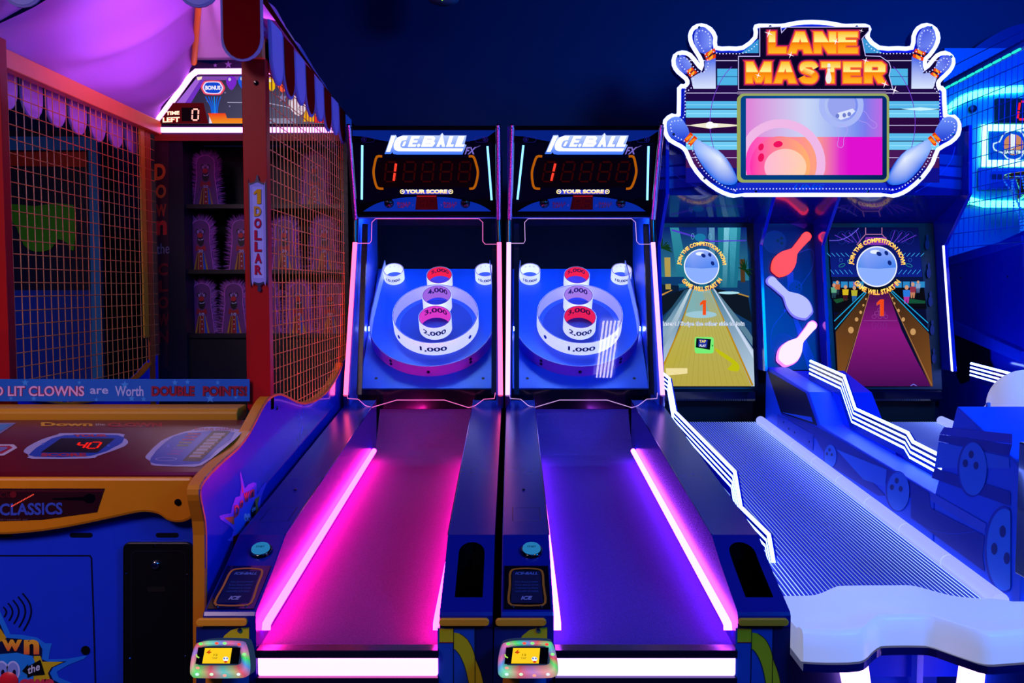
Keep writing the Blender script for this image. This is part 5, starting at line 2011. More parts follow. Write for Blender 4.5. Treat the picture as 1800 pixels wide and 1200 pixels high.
# orange band with wavy lower edge
m = MB()
wave = [(-254, 835), (345, 835)] + smooth([(347, 890), (345, 905), (330, 913), (315, 914), (300, 910), (285, 900), (262, 896), (235, 900), (180, 912), (120, 924), (60, 932), (0, 935), (-120, 930), (-200, 915), (-254, 905)], 3, False)
wave = [(x if x > 0 else x, y) for x, y in wave]
m.pp(pfr, wave, ORA, 0.030, 0.030)
bnd = m.build('front_band', 'satin', booth, bevel=0.008)
m = MB()
pb2 = Pl((0, 2.37, 0.8), (0, -1, 0))
qf = Z(0, 720, 4.091)
m.pp(pb2, qf([(-160, 565), (755, 565), (700, 735), (300, 790), (-160, 805)]), c('#2c0c12'), 0.001)
m.pp(pb2, qf([(-160, 575), (748, 575), (742, 590), (-160, 590)]), c('#481418'), 0.0014)
m.tpx('CLASSICS', pb2, *qf([(0, 672)])[0], *qf([(452, 760)])[0], c('#3a4cb0'), 0.002, 0.03, slope=-2)
m.tpx('ENTERTAINMENT, INC.', pb2, *qf([(-40, 783)])[0], *qf([(212, 797)])[0], c('#705060'), 0.002, 0.0)
m.pp(pb2, qf([(380, 635), (600, 625), (640, 600), (680, 610), (688, 640), (670, 668), (630, 670), (600, 650), (380, 645)]), c('#060204'), 0.0018)
m.pp(pb2, qf(ell(98, 608, 24, 24, 16)), c('#6a1418'), 0.002)
m.tpx('Clo', pb2, *qf([(0, 590)])[0], *qf([(90, 630)])[0], c('#501018'), 0.0018, 0.02)
m.build('maker_plate', 'gloss', bnd)
m = MB()
for i in range(16):
    x, y = 88 + i * 10.3, 692 - i * 5.6
    m.pp(pb2, qf(ell(x, y, 3.2, 6, 8)), c('#ff5040', 1.2), 0.003)
m.build('red_leds', 'print_', bnd)
m = MB()
m.lathe(pb2.px(313, 882, 0.0), (0, -1, 0), [(0.009, 0), (0.009, 0.003), (0.002, 0.004)], c('#100804'), 12)
m.build('band_bolt', 'gloss', bnd)
# front lower details
m = MB()
m.stroke(pfr, [(-40, 976), (158, 976), (161, 980), (165, 1090), (168, 1200), (169, 1240)], 0.004, c('#04082c'), 0.001)
for x in (2, 143, 294):
    m.pp(pfr, rrect(x - 20, 936, x + 20, 944, 4), c('#030618'), 0.001)
qn = Z(0, 960, 5.0)
for i, (xa, r_) in enumerate(((30, 45), (72, 78), (115, 105), (160, 135), (200, 165))):
    h = r_
    m.stroke(pfr, qn(smooth([(xa, 575 - h), (xa + 20 + 10 * i, 575 - h * .5), (xa + 28 + 12 * i, 575), (xa + 22 + 8 * i, 575 + h * .5), (xa + 8, 575 + h)], 3, False)), 0.0042, c('#03061c'), 0.0012)
m.pp(pfr, ell(151, 1142, 8, 8, 20), c('#020206'), 0.0022)
m.build('front_print', 'satin', fb)
m = MB()


def lg2(pts, col, off=0.0014):
    m.pp(pfr, qn(pts), c(col), off)


lg2([(-60, 500), (0, 560), (45, 660), (95, 770), (200, 775), (330, 800), (400, 850), (460, 850), (440, 920), (430, 990), (600, 985), (770, 955), (740, 985), (600, 1040), (500, 1100), (520, 1150), (640, 1200), (700, 1260), (-60, 1260)], '#1a70d8')
lg2([(-60, 640), (5, 680), (55, 800), (180, 810), (340, 840), (375, 900), (370, 990), (440, 1015), (590, 1005), (470, 1060), (440, 1110), (470, 1170), (560, 1215), (600, 1260), (-60, 1260)], '#08103c', 0.0018)
lg2([(8, 720), (60, 800), (30, 830), (-60, 840), (-60, 700)], '#c89818', 0.0022)
lg2([(300, 960), (360, 960), (375, 1010), (560, 1012), (455, 1060), (425, 1110), (450, 1180), (540, 1230), (300, 1240)], '#c8a818', 0.0022)
lg2([(-60, 950), (150, 930), (290, 960), (310, 1010), (290, 1240), (-60, 1240)], '#1c80d8', 0.0024)
for ch, x0, x1 in (('D', -220, -110), ('o', -100, 5), ('w', 20, 200), ('n', 215, 350)):
    for b_, cc, o_ in ((0.09, '#100818', 0.0028), (0.04, None, 0.0032)):
        col = c(cc) if cc else (lambda a, b: mixc(c('#e86030'), c('#f0b028'), b))
        m.tpx(ch, pfr, *qn([(x0, 815)])[0], *qn([(x1, 915 + (30 if ch == 'n' else 0))])[0], col, o_, b_)
for cx_ in (20, 120):
    lg2(ell(cx_, 1090, 62, 90, 20), '#b8c0f0', 0.0034)
    lg2(ell(cx_, 1090, 48, 74, 20), '#8090d8', 0.0036)
    lg2(ell(cx_ + 12, 1110, 16, 34, 12), '#101030', 0.0038)
m.tpx('own', pfr, *qn([(175, 1160)])[0], *qn([(480, 1250)])[0], c('#d03050'), 0.0032, 0.06)
lg2([(200, 1090), (255, 1025), (250, 1050), (360, 990), (400, 1120), (290, 1130), (250, 1150), (245, 1120)], '#06060c', 0.004)
m.tpx('the', pfr, *qn([(250, 1050)])[0], *qn([(358, 1120)])[0], c('#c8c8d8'), 0.0044, 0.02, slope=-8)
m.build('front_logo', 'satin', fb)
m = MB()
m.lathe(pfr.px(*qn([(85, 1180)])[0], 0.0), (0, -1, 0), [(0.026, 0.004), (0.022, 0.007), (0.012, 0.0095), (0.0005, 0.0105)], c('#d01828'), 24)
m.build('red_nose', 'satin', fb, smooth=True)
# coin door
m = MB()
m.pp(pfr, rrect(219, 951, 341, 1290, 12), c('#030306'), 0.012, 0.012)
cd = m.build('coin_door', 'satin', fb, bevel=0.003)
m = MB()
m.stroke(pfr, rrect(234, 966, 329, 1275, 10), 0.003, c('#101018'), 0.0125, closed=True)
m.pp(pfr, rrect(262, 1028, 294, 1037, 3), c('#181410'), 0.0128)
m.build('door_relief', 'satin', cd)
m = MB()
m.lathe(pfr.px(277, 990, 0.012), (0, -1, 0), [(0.0115, 0), (0.0115, 0.006), (0.008, 0.009), (0.0005, 0.009)], c('#c8c8d0'), 18)
m.build('door_lock', 'chrome', cd, smooth=True)
m = MB()
for x, y in ((275, 957), (225, 1006), (331, 1008), (231, 1154), (328, 1150)):
    m.lathe(pfr.px(x, y, 0.012), (0, -1, 0), [(0.004, 0), (0.0005, 0.003)], c('#606070'), 8)
m.build('door_screws', 'chrome', cd)
# control panel (sloping, dark red gloss)
c0, c1 = at(200, 829, 2.40), at(200, 738, 2.885)
pcp = Pl((0, c0.y, c0.z), Vector((0, -(c1.z - c0.z), c1.y - c0.y)))
m = MB()
m.sideprof([(c0.y - 0.02, c0.z - 0.03), (c0.y - 0.02, c0.z - 0.005), (c0.y, c0.z), (c1.y, c1.z), (c1.y, c0.z - 0.03)], LX + 0.02, RX - 0.034, c('#5c0c18'))
cp = m.build('control_panel', 'panel', booth)
m = MB()
m.tpx('Down', pcp, *qf([(295, 92)])[0], *qf([(665, 120)])[0], lambda a, b: c('#c88a10'), 0.001, 0.04)
m.tpx('the', pcp, *qf([(685, 98)])[0], *qf([(755, 115)])[0], c('#b8a8a0'), 0.001, 0.0)
m.tpx('CLOWN', pcp, *qf([(775, 95)])[0], *qf([(1165, 124)])[0], c('#a01828'), 0.001, 0.04)


def plaque(out, blue, offs=0.001):
    m.pp(pcp, qf(out), c('#a098c0'), offs)
    m.pp(pcp, qf(blue), c('#1840a0'), offs + 0.0005)


o1 = smooth([(170, 305), (195, 270), (300, 215), (420, 178), (460, 170), (860, 172), (890, 190), (890, 205), (920, 225), (895, 265), (700, 335), (640, 352), (235, 354), (205, 340), (200, 322)], 2)
b1 = smooth([(225, 308), (320, 240), (460, 186), (850, 185), (885, 225), (840, 262), (650, 335), (250, 340)], 2)
plaque(o1, b1)
m.pp(pcp, qf([(290, 312), (440, 208), (830, 210), (700, 312)]), c('#040408'), 0.002)
m.tpx('YOUR', pcp, *qf([(525, 180)])[0], *qf([(775, 200)])[0], c('#b02838'), 0.0022, 0.05)
m.tpx('SCORE', pcp, *qf([(295, 316)])[0], *qf([(620, 340)])[0], c('#b02838'), 0.0022, 0.05)
o2 = smooth([(1048, 350), (1060, 320), (1160, 225), (1290, 170), (1370, 150), (1440, 130), (1560, 125), (1700, 140), (1740, 165), (1600, 290), (1450, 400), (1340, 410), (1120, 405), (1085, 390), (1080, 370)], 2)
b2_ = smooth([(1085, 350), (1190, 235), (1340, 168), (1690, 165), (1560, 290), (1430, 392), (1120, 392)], 2)
plaque(o2, b2_)
m.tpx('BONUS CHART', pcp, *qf([(1400, 135)])[0], *qf([(1690, 152)])[0], c('#a02838'), 0.0022, 0.02)
m.pp(pcp, qf([(1530, 155), (1660, 158), (1440, 375), (1310, 372)]), c('#0a0804'), 0.002)
for i in range(8):
    t = i / 8
    x, y = 1540 - 195 * t, 172 + 180 * t
    m.pp(pcp, qf([(x, y), (x + 82, y), (x + 70, y + 16), (x - 12, y + 16)]), c('#8a8494'), 0.0024)
    m.pp(pcp, qf([(x - 12, y + 18), (x + 82, y + 18), (x + 78, y + 22), (x - 14, y + 22)]), c('#a07010'), 0.0024)
for i, cc in enumerate(('#a02030', '#a02030', '#b03840', '#988838', '#808838', '#606098', '#7030a0', '#803090')):
    t = i / 8
    x, y = 1350 - 170 * t, 180 + 165 * t
    m.tpx('%d000' % (8 - i), pcp, *qf([(x, y - 8)])[0], *qf([(x + 95, y + 4)])[0], c(cc), 0.0022, 0.05)
m.stroke(pcp, qf(ell(1195, 360, 75, 12, 20)), 0.003, c('#a098c0'), 0.0024, closed=True)
m.pp(pcp, qf([(-160, 95), (118, 95), (-20, 190), (-160, 230)]), c('#706890'), 0.001)
m.pp(pcp, qf([(-160, 105), (90, 105), (-30, 175), (-160, 210)]), c('#0c70a8'), 0.0015)
m.pp(pcp, qf([(-100, 250), (100, 250), (125, 275), (30, 330), (-100, 340)]), c('#b8a8b8'), 0.001)
m.pp(pcp, qf([(-100, 262), (70, 262), (90, 275), (15, 318), (-100, 322)]), c('#a01c30'), 0.0015)
m.pp(pcp, qf([(-100, 272), (50, 272), (55, 282), (0, 308), (-100, 310)]), c('#6868a0'), 0.002)
for sx_, sy_ in ((310, 250), (780, 262), (1210, 265), (1390, 200)):
    m.pp(pcp, qf([(sx_ + (x - sx_), y) for x, y in star(sx_, sy_, 14)]), c('#5068c8'), 0.0021)
m.build('panel_print', 'panel', cp)
m = MB()
a0 = qf([(525, 236)])[0]
seg7(m, pcp, *qf([(540, 238)])[0], 14, 10.5, '4', c('#ff2018', 1.2), 0.0028, 0.006, shear=9)
seg7(m, pcp, *qf([(622, 238)])[0], 18, 11, '0', c('#ff2018', 1.2), 0.0028, 0.006, shear=9)
m.build('score_digits', 'print_', cp)
# yellow ledge and printed strip
m = MB()
l0, l1 = at(200, 737, 2.895), at(200, 712, 2.97)
m.sideprof([(l0.y, l0.z - 0.01), (l0.y, l0.z + 0.022), (l0.y + 0.012, l0.z + 0.034), (l1.y + 0.03, l0.z + 0.036), (l1.y + 0.03, l0.z - 0.01)], LX + 0.02, RX - 0.08, c('#b87808'))
lg_ = m.build('yellow_ledge', 'plastic', booth, bevel=0.004)
pst = Pl((0, 2.985, 1.15), (0, -1, 0))
m = MB()
m.pp(pst, [(-42, 580), (439, 580), (439, 707), (-42, 707)], (1, 1, 1), 0.0)
gs = m.build('clear_barrier', 'glass', booth)
m = MB()
m.pp(pst, [(-42, 666), (439, 666), (439, 705), (-42, 705)], c('#1858b0'), 0.002, 0.002)
for x, y, r in ((45, 672, 7), (60, 700, 5), (140, 672, 4), (220, 676, 8), (232, 700, 6), (308, 672, 6), (370, 700, 8), (383, 672, 5), (415, 698, 4), (170, 702, 4), (20, 700, 4), (330, 671, 5), (253, 701, 5)):
    m.pp(pst, star(x, y, r), c('#3a86d0'), 0.0026)
for b_, off, dk_ in ((0.07, 0.0028, True), (0.02, 0.0032, False)):
    for s_, xa, xb, cc, dc_ in (('RED LIT CLOWNS', -34, 149, '#d8a0c8', '#801848'), ('are', 159, 191, '#a8a8d8', '#203888'), ('Worth', 203, 253, '#a8a8d8', '#203888'), ('DOUBLE', 267, 343, '#901030', '#500818'), ('POINTS!', 357, 435, '#901030', '#500818')):
        if dk_ and s_ in ('are', 'Worth'):
            continue
        m.tpx(s_, pst, xa, 678 if s_ != 'are' else 682, xb, 696 if s_ not in ('are',) else 692, c(dc_ if dk_ else cc), off, b_)
m.build('printed_strip', 'satin', gs)
# posts
for x0, x1, vis in ((-0.878, RX + 0.0, 1), (LX, LX + 0.078, 0)):
    m = MB()
    m.box(x0, x1, 3.0, 3.045, 1.09, 2.31, REDP)
    po = m.build('corner_post', 'flat', booth, bevel=0.002)
    if vis:
        m = MB(); m.lathe((-0.83, 3.0, 2.16), (0, -1, 0), [(0.008, 0), (0.008, 0.003), (0.001, 0.004)], c('#080204'), 10)
        m.build('post_bolt', 'gloss', po)
# hanging price sign on the post
psn = Pl((0, 2.992, 1.5), (0, -1, 0))
qh = Z(420, 310, 5.714)
m = MB()
sg_out = smooth([(95, 70), (140, 60), (165, 40), (175, -10), (190, -10), (200, 40), (230, 60), (268, 72), (275, 100), (290, 1040), (285, 1065), (240, 1080), (215, 1100), (225, 1140), (205, 1160), (185, 1140), (190, 1100), (160, 1080), (125, 1065), (112, 1040), (95, 100)], 2)
m.pp(psn, qh(sg_out), c('#1a1440'), 0.0, 0.006)
ps_ = m.build('price_sign', 'satin', booth)
m = MB()
m.pp(psn, qh(smooth([(110, 90), (150, 75), (185, 60), (225, 76), (255, 90), (262, 110), (275, 1030), (250, 1055), (200, 1070), (150, 1055), (125, 1030), (108, 110)], 2)), c('#9a94d8'), 0.001)
m.pp(psn, qh([(135, 105), (240, 105), (252, 1020), (148, 1020)]), c('#aca8e4'), 0.0015)
for s_, y0, y1, cc in (('1', 128, 275, '#d89a18'), ('D', 300, 400, '#c89030'), ('O', 420, 520, '#b01838'), ('L', 540, 640, '#b01838'), ('L', 655, 755, '#b01838'), ('A', 770, 870, '#b01838'), ('R', 890, 985, '#b01838')):
    x0 = 150 + (y0 / 900) * 10
    for b_, k_, o_, dx in ((0.05, '#282040', 0.002, 5), (0.04, cc, 0.0024, 0)):
        m.tpx(s_, psn, *qh([(x0 + dx, y0 + dx)])[0], *qh([(x0 + 72 + dx, y1 + dx)])[0], c(k_), o_, b_)
m.build('sign_lettering', 'gloss', ps_)
# wire mesh sides
pz = sorted([(p[0], p[1]) for p in prof[11:]])


def zcurve(y):
    for (a, b), (d, e) in zip(pz, pz[1:]):
        if a <= y <= d:
            return b + (e - b) * (y - a) / (d - a)
    return pz[-1][1]


WIRE = c('#f08a38')
for X, sgn in ((RX - 0.012, 1), (LX + 0.006, -1)):
    m = MB()
    y = 3.07
    while y < 4.44:
        m.tube([(X, y, zcurve(y) - 0.005), (X, y, 2.28)], 0.0019, WIRE, 4)
        y += 0.0515
    z = 1.07
    while z < 2.28:
        ys = [3.045 + (4.45 - 3.045) * i / 60 for i in range(61)]
        run = [yy for yy in ys if zcurve(yy) < z]
        seg = []
        for yy in ys + [99]:
            if yy < 90 and zcurve(yy) < z:
                seg.append(yy)
            else:
                if len(seg) > 1:
                    m.tube([(X - 0.003 * sgn, seg[0], z), (X - 0.003 * sgn, seg[-1], z)], 0.0019, WIRE, 4)
                seg = []
        z += 0.0495
    m.build('wire_mesh', 'satin', booth)
# top rails
for X in (RX, LX):
    m = MB()
    xa, xb = (X - 0.04, X) if X == RX else (X, X + 0.04)
    m.box(xa - 0.0, xb, 2.98, 4.47, 2.235, 2.30, c('#e07038'))
    m.build('top_rail', 'satin', booth, bevel=0.004)
m = MB()
m.box(LX + 0.0, LX + 0.010, 4.29, 4.335, 1.26, 2.25, c('#d89018'))
m.box(LX + 0.0, LX + 0.010, 4.345, 4.40, 0.9, 2.24, c('#b85018'))
m.build('yellow_upright', 'plastic', booth)
# back cabinet
m = MB()
m.box(LX + 0.0, RX - 0.0, 4.80, 4.82, 0.0, 2.23, c('#050408'))
for z in (1.905, 1.585, 1.268):
    m.box(LX + 0.14, RX - 0.03, 4.50, 4.80, z - 0.02, z, c('#07060a'))
m.box(LX - 0.05, LX + 0.14, 4.47, 4.80, 0.0, 2.23, c('#08081c'))
m.box(RX - 0.03, RX, 4.47, 4.80, 0.0, 2.23, c('#08080c'))
m.box(LX + 0.14, RX - 0.03, 4.50, 4.80, 0.0, 1.24, c('#040406'))
bk = m.build('back_shelves', 'satin', booth)
pcl = Pl((0, 4.47, 1.8), (0, -1, 0))
m = MB()
m.pp(pcl, rrect(268, 244, 297, 648, 8), c('#34101a'), 0.003, 0.003)
dcol = m.build('title_column', 'satin', bk)
m = MB()
qd = Z(250, 80, 3.0)
for s_, y0, y1, x0, x1, cc in (('D', 625, 712, 66, 125, '#d88018'), ('O', 735, 808, 72, 128, '#c06818'), ('W', 838, 905, 74, 130, '#b03818'), ('n', 925, 1002, 76, 132, '#c02818'), ('the', 1045, 1100, 78, 145, '#908888'), ('C', 1150, 1215, 85, 138, '#901418'), ('L', 1240, 1300, 88, 138, '#901418'), ('O', 1325, 1390, 86, 140, '#801018'), ('W', 1415, 1480, 86, 145, '#801018'), ('N', 1505, 1570, 88, 142, '#701018')):
    for b_, kk, o_ in ((0.09, '#14060c', 0.0036), (0.04, cc, 0.0042)):
        m.tpx(s_, pcl, *qd([(x0, y0)])[0], *qd([(x1, y1)])[0], c(kk), o_, b_ if s_ != 'the' else 0.0, slope=-1.5)
m.build('column_lettering', 'satin', dcol)
# marquee window at the back
pmk = Pl((0, 4.47, 2.3), (0, -1, 0))
qm = Z(260, 100, 8.571)
tz = [(268, 236), (262, 222), (335, 125), (346, 117), (524, 117), (535, 125), (610, 222), (604, 236)]
m = MB()
m.pp(pmk, [(262, 240), (256, 222), (330, 122), (348, 108)] + smooth([(370, 112), (400, 107), (435, 104), (470, 107), (500, 112)], 2, False) + [(522, 108), (540, 122), (614, 222), (608, 240)], c('#160a2c'), -0.005, 0.28)
mw = m.build('rear_marquee', 'satin', booth)
m = MB()
for x, y, r in ((378, 114.5, 4), (401, 113, 7), (450, 112, 6), (490, 114, 4)):
    m.pp(pmk, star(x, y, r), c('#9080a8'), -0.003)
m.build('marquee_stars', 'satin', mw)
m = MB()
band = smooth([(270, 224), (273, 217), (335, 134), (350, 126), (435, 126), (520, 126), (535, 134), (597, 217), (600, 224), (590, 229), (435, 229), (280, 229)], 2)
band = [(272, 222), (278, 212), (335, 135), (346, 126), (435, 125.5), (524, 126), (535, 135), (592, 212), (598, 222), (590, 228.5), (435, 228.5), (280, 228.5)]
m.stroke(pmk, band, 0.024, (3.2, 1.0, 3.4), 0.012, closed=True, thick=0.014)
m.build('marquee_light_frame', 'glow', mw)
m = MB()
m.box(LX + 0.01, RX - 0.01, 4.455, 4.472, 2.205, 2.236, c('#a84c18'))
m.build('orange_sill', 'satin', mw)
# picture inside the window
m = MB()


def mk(pts, col, off):
    m.pp(pmk, pts, col, off)


mk([(285, 220), (342, 133), (528, 133), (586, 220)], c('#10081c'), 0.001)
mk([(298, 205), (346, 136), (524, 136), (578, 218), (300, 218)], lambda x, y: mixc(c('#2a2040'), c('#60607c'), (x - 440) / 60 if y > 190 else 0), 0.0014)
mk(qm([(430, 700), (740, 310), (800, 340), (560, 700)]), lambda x, y: c('#a060d8'), 0.0018)
mk(qm([(560, 700), (800, 350), (860, 350), (650, 700)]), c('#7030c0'), 0.0022)
mk([(346, 134), (524, 134), (527, 141), (344, 141)], c('#8048b0'), 0.0022)
mk(qm([(740, 310), (820, 295), (810, 340), (750, 355)]), c('#ffe8c0'), 0.0026)
bo = [(800, 460), (830, 390), (880, 360), (1080, 360), (1130, 400), (1165, 470), (1130, 540), (1080, 575), (880, 570), (830, 530)]
mk(qm(smooth(bo, 2)), c('#f04868'), 0.003)
mk(qm([(980 + (x - 980) * .86, 465 + (y - 465) * .86) for x, y in smooth(bo, 2)]), c('#e8d8f8'), 0.0034)
mk(qm([(980 + (x - 980) * .74, 465 + (y - 465) * .72) for x, y in smooth(bo, 2)]), c('#1048d0'), 0.0038)
m.tpx('BONUS', pmk, *qm([(868, 435)])[0], *qm([(1098, 500)])[0], c('#f4f0ff'), 0.0042, 0.05)
for dx in (-110, -62, -20, 25, 70, 120):
    m.stroke(pmk, qm(smooth([(980 + dx * 1.0, 600), (985 + dx * .75, 660), (1000 + dx * .45, 750), (1005 + dx * .35, 850)], 2, False)), 0.005, c('#1a90f0') if dx % 2 else c('#1060e0'), 0.003)
for (x, y, cc) in ((1260, 400, '#7828c8'), (1440, 390, '#2058d8'), (2010, 385, '#e8b810'), (2080, 400, '#e8b810'), (2215, 400, '#ff5a30'), (2330, 420, '#ff6a40')):
    X, Y = qm([(x, y)])[0] if x < 1500 else ({2010: (0, 0), 2080: (478, 149), 2215: (497, 151), 2330: (518, 159)}[x])
    if X == 0:
        continue
    mk([(X - 9 + 0 * 1, Y - 4)] and smooth([(X - 9.5, Y - 3), (X - 6, Y - 11), (X, Y - 13), (X + 6, Y - 11), (X + 9.5, Y - 3), (X + 6, Y + 6), (X, Y + 12), (X - 6, Y + 6)], 2), c(cc), 0.003)
    mk(ell(X - 3, Y - 7, 2.5, 3, 10), mixc(c(cc), (1, 1, 1), 0.5), 0.0034)
mk(qm([(905, 850), (1170, 850), (1195, 925), (1480, 925), (1480, 1003), (975, 1003)]), lambda x, y: mixc(c('#f03820'), c('#f09020'), (y - 199) / 15), 0.003)
mk([(430, 208), (520, 208), (520, 217), (430, 217)], lambda x, y: c('#8888a8'), 0.0022)
mk(qm([(925, 890), (975, 1000), (925, 1003)]), c('#e8d8f0'), 0.0026)
for x, y in ((396, 163), (404, 187), (365, 178), (452, 165), (440, 190), (480, 190), (497, 172)):
    mk(star(x, y, 2.2 if x != 497 else 9), c('#8078a8'), 0.0026)
m.stroke(pmk, [(400, 180), (470, 181), (505, 188), (530, 200)], 0.003, c('#c0b8d8'), 0.003)
# generic cut-out figure with yellow shapes at the right of the window
mk(smooth([(510, 172), (520, 168), (530, 176), (540, 182), (536, 196), (525, 204), (514, 196), (508, 184)], 2), c('#e0d0e0'), 0.0032)
mk([(540, 182), (556, 190), (575, 214), (532, 214)], c('#f0a818'), 0.0034)
mk([(555, 200), (570, 206), (578, 216), (552, 216)], c('#f03028'), 0.0038)
m.stroke(pmk, smooth([(512, 178), (522, 172), (530, 182), (524, 192), (534, 198)], 2, False), 0.002, c('#503048'), 0.0036)
m.build('marquee_picture', 'print_', mw)
m = MB()
mk(qm([(375, 700), (850, 700), (925, 1012), (150, 1012)]), c('#500810'), 0.012)
tl = m
mk(qm([(520, 770), (790, 770), (800, 975), (525, 975)]), c('#10040c'), 0.0125)
for b_, cc, o_ in ((0.09, c('#ff2010'), 0.013), (0.04, (1.3, 1.1, 0.8), 0.0135)):
    m.tpx('TIME', pmk, *qm([(290, 830)])[0], *qm([(490, 885)])[0], cc, o_, b_, slope=-1)
    m.tpx('LEFT', pmk, *qm([(238, 920)])[0], *qm([(495, 995)])[0], cc, o_, b_, slope=-1)
seg7(m, pmk, *qm([(680, 795)])[0], 10.5, 19, '0', (1.5, 0.6, 0.5), 0.0135, 0.0075, shear=0.8)
m.build('time_display', 'print_', mw)
# ---- tent: left, back, right and front cloth panels and poles
APX = Vector((-1.24, 3.80, 3.02))
def cloth(A, B, C_, D, name, nu=36, nv=20, amp=0.032, col='#c898f0', wr=7):  # default tint puts the purple light into the pale cloth's colour
    """panel A-B at the bottom, D-C at the top, sagging with soft folds"""
    A, B, C_, D = map(Vector, (A, B, C_, D))
    nrm = (B - A).cross(D - A).normalized()
    mm = MB()
    g_ = []
    for i in range(nu + 1):
        row = []
        for j in range(nv + 1):
            u, v = i / nu, j / nv
            p = (A * (1 - u) + B * u) * (1 - v) + (D * (1 - u) + C_ * u) * v
            s_ = math.sin(math.pi * u) ** 0.7 * math.sin(math.pi * min(1, v * 1.1)) * 0.05
            f = (amp * math.sin(u * wr * 2 + v * 3.1) * (1 - v) * math.sin(math.pi * u) + amp * 0.5 * math.sin(u * 23 + v * 6)) * min(1.0, v * 5)
            row.append(p + nrm * (f) - Vector((0, 0, s_)))
        g_.append(row)
    for i in range(nu):
        for j in range(nv):
            mm.face([g_[i][j], g_[i + 1][j], g_[i + 1][j + 1], g_[i][j + 1]], c(col))
    return mm.build(name, 'fabric', booth, smooth=True, recalc=True)


MT = Vector((-1.54, 4.50, 2.60)); MR = Vector((-1.0, 4.50, 2.60))
FL, FR = Vector((LX, 2.98, 2.30)), Vector((RX, 2.98, 2.30))
BLc, BRc = Vector((LX, 4.50, 2.27)), Vector((RX, 4.50, 2.27))
m = MB()
cloth(BLc + Vector((0.015, 0, 0.035)), FL + Vector((0.015, 0, 0.01)), APX, MT, 'tent_cloth')
cloth(FL + Vector((0.015, 0, 0.01)), Vector((-1.24, 2.93, 3.06)), APX, APX + Vector((-0.01, 0, 0)), 'tent_cloth', amp=0.01)
cloth(MT, MR, APX + Vector((0.01, 0, 0)), APX, 'tent_cloth', col='#f4f0f8')
cloth(FR, BRc, MR, APX, 'tent_cloth')
for a, b in ((MT, APX), (MR, APX)):
    m = MB(); m.tube([a + Vector((0, -0.02, -0.02)), b + Vector((0, -0.03, -0.05))], 0.014, c('#e09818'), 10)
    m.build('tent_pole', 'plastic', booth, smooth=True)
# added purple fill light under the tent peak, unseen behind the awning
area('tent_fill_light', (-1.20, 3.7, 2.45), (-1.6, 3.75, 2.85), 0.7, (0.8, 0.2, 1.0), 5.5)
# scalloped awning, one tongue per piece of cloth
def tongue(cx, top, bot, wd, plane, nm, fill, rim, k=0.86):
    """plane: function (a, b) -> place ; a sideways, b height"""
    r_ = wd / 2
    sh_ = [(cx - r_, top)] + [(cx - r_, bot + r_)] + [(cx - r_ * math.cos(t), bot + r_ - r_ * math.sin(t)) for t in [math.pi * i / 10 for i in range(1, 10)]] + [(cx + r_, bot + r_), (cx + r_, top)]
    mm = MB()
    P = [plane(a, b, 0) for a, b in sh_]
    P2 = [plane(a, b, 0.006) for a, b in sh_]
    mm.face(P, rim); mm.face(P2[::-1], rim)
    for i in range(len(P)):
        j = (i + 1) % len(P)
        mm.face([P[i], P[j], P2[j], P2[i]], rim)
    t_ = mm.build(nm, 'fabric' if nm == 'awning_scallop' else 'satin', booth)
    mm = MB()
    inn = [(cx + (a - cx) * k, top if b == top else b + (1 - k) * r_ * 0.9) for a, b in sh_]
    mm.face([plane(a, b, -0.002) for a, b in inn], fill)
    mm.build('scallop_face', 'fabric', t_)
    return t_


WHT, RD, RIM = c('#b8b0f0'), c('#8a0810'), c('#9c94d8')
# right side, hanging outside the mesh
n_t = 9
for i in range(n_t):
    y = 3.02 + 0.085 + 0.168 * i
    fl = (RD if i % 2 else WHT)
    tp = 2.37 - 0.06 * i / n_t
    tongue(y, tp, 2.175 - 0.012 * (i % 2), 0.168, lambda a, b, o: Vector((-0.790 - o + 0.02 * (2.37 - b), a, b)), 'awning_scallop', fl, RIM)
# left side
for i in range(9):
    y = 3.06 + 0.178 * i
    tongue(y, 2.27, 2.12, 0.155, lambda a, b, o: Vector((LX - 0.035 - o, a, b)), 'awning_scallop', c('#e0a8f0') , RIM, 0.95)  # lilac fill paints the backlit look onto white scallops
# front, arching upwards
yf = 2.90
for x, top, bot, wd, fl in ((-0.8448, 2.52, 2.205, 0.132, RD), (-0.979, 2.58, 2.37, 0.137, WHT), (-1.116, 2.62, 2.47, 0.137, RD), (-1.253, 2.64, 2.49, 0.137, WHT), (-1.39, 2.62, 2.47, 0.137, RD), (-1.527, 2.58, 2.37, 0.137, WHT)):
    tongue(x, top, bot, wd, lambda a, b, o: Vector((a, yf + o, b)), 'awning_scallop', fl, RIM, 0.88)
# roof skin over the awning
m = MB()
R0 = [Vector((-0.79, 2.90, 2.40)), Vector((-0.79, 3.5, 2.36)), Vector((-0.79, 4.5, 2.31)), Vector((-0.76, 4.9, 2.27))]
R1 = [Vector((-1.0, 3.2, 2.72)), Vector((-1.02, 3.6, 2.72)), Vector((-1.02, 4.5, 2.62)), Vector((-0.95, 4.9, 2.45))]
for i in range(3):
    for k in range(4):
        a, b = R0[i].lerp(R0[i + 1], k / 4), R0[i].lerp(R0[i + 1], (k + 1) / 4)
        d, e = R1[i].lerp(R1[i + 1], (k + 1) / 4), R1[i].lerp(R1[i + 1], k / 4)
        m.face([a, b, d, e], RD if k % 2 else c('#500810'))
m.build('roof_cloth', 'fabric', booth)
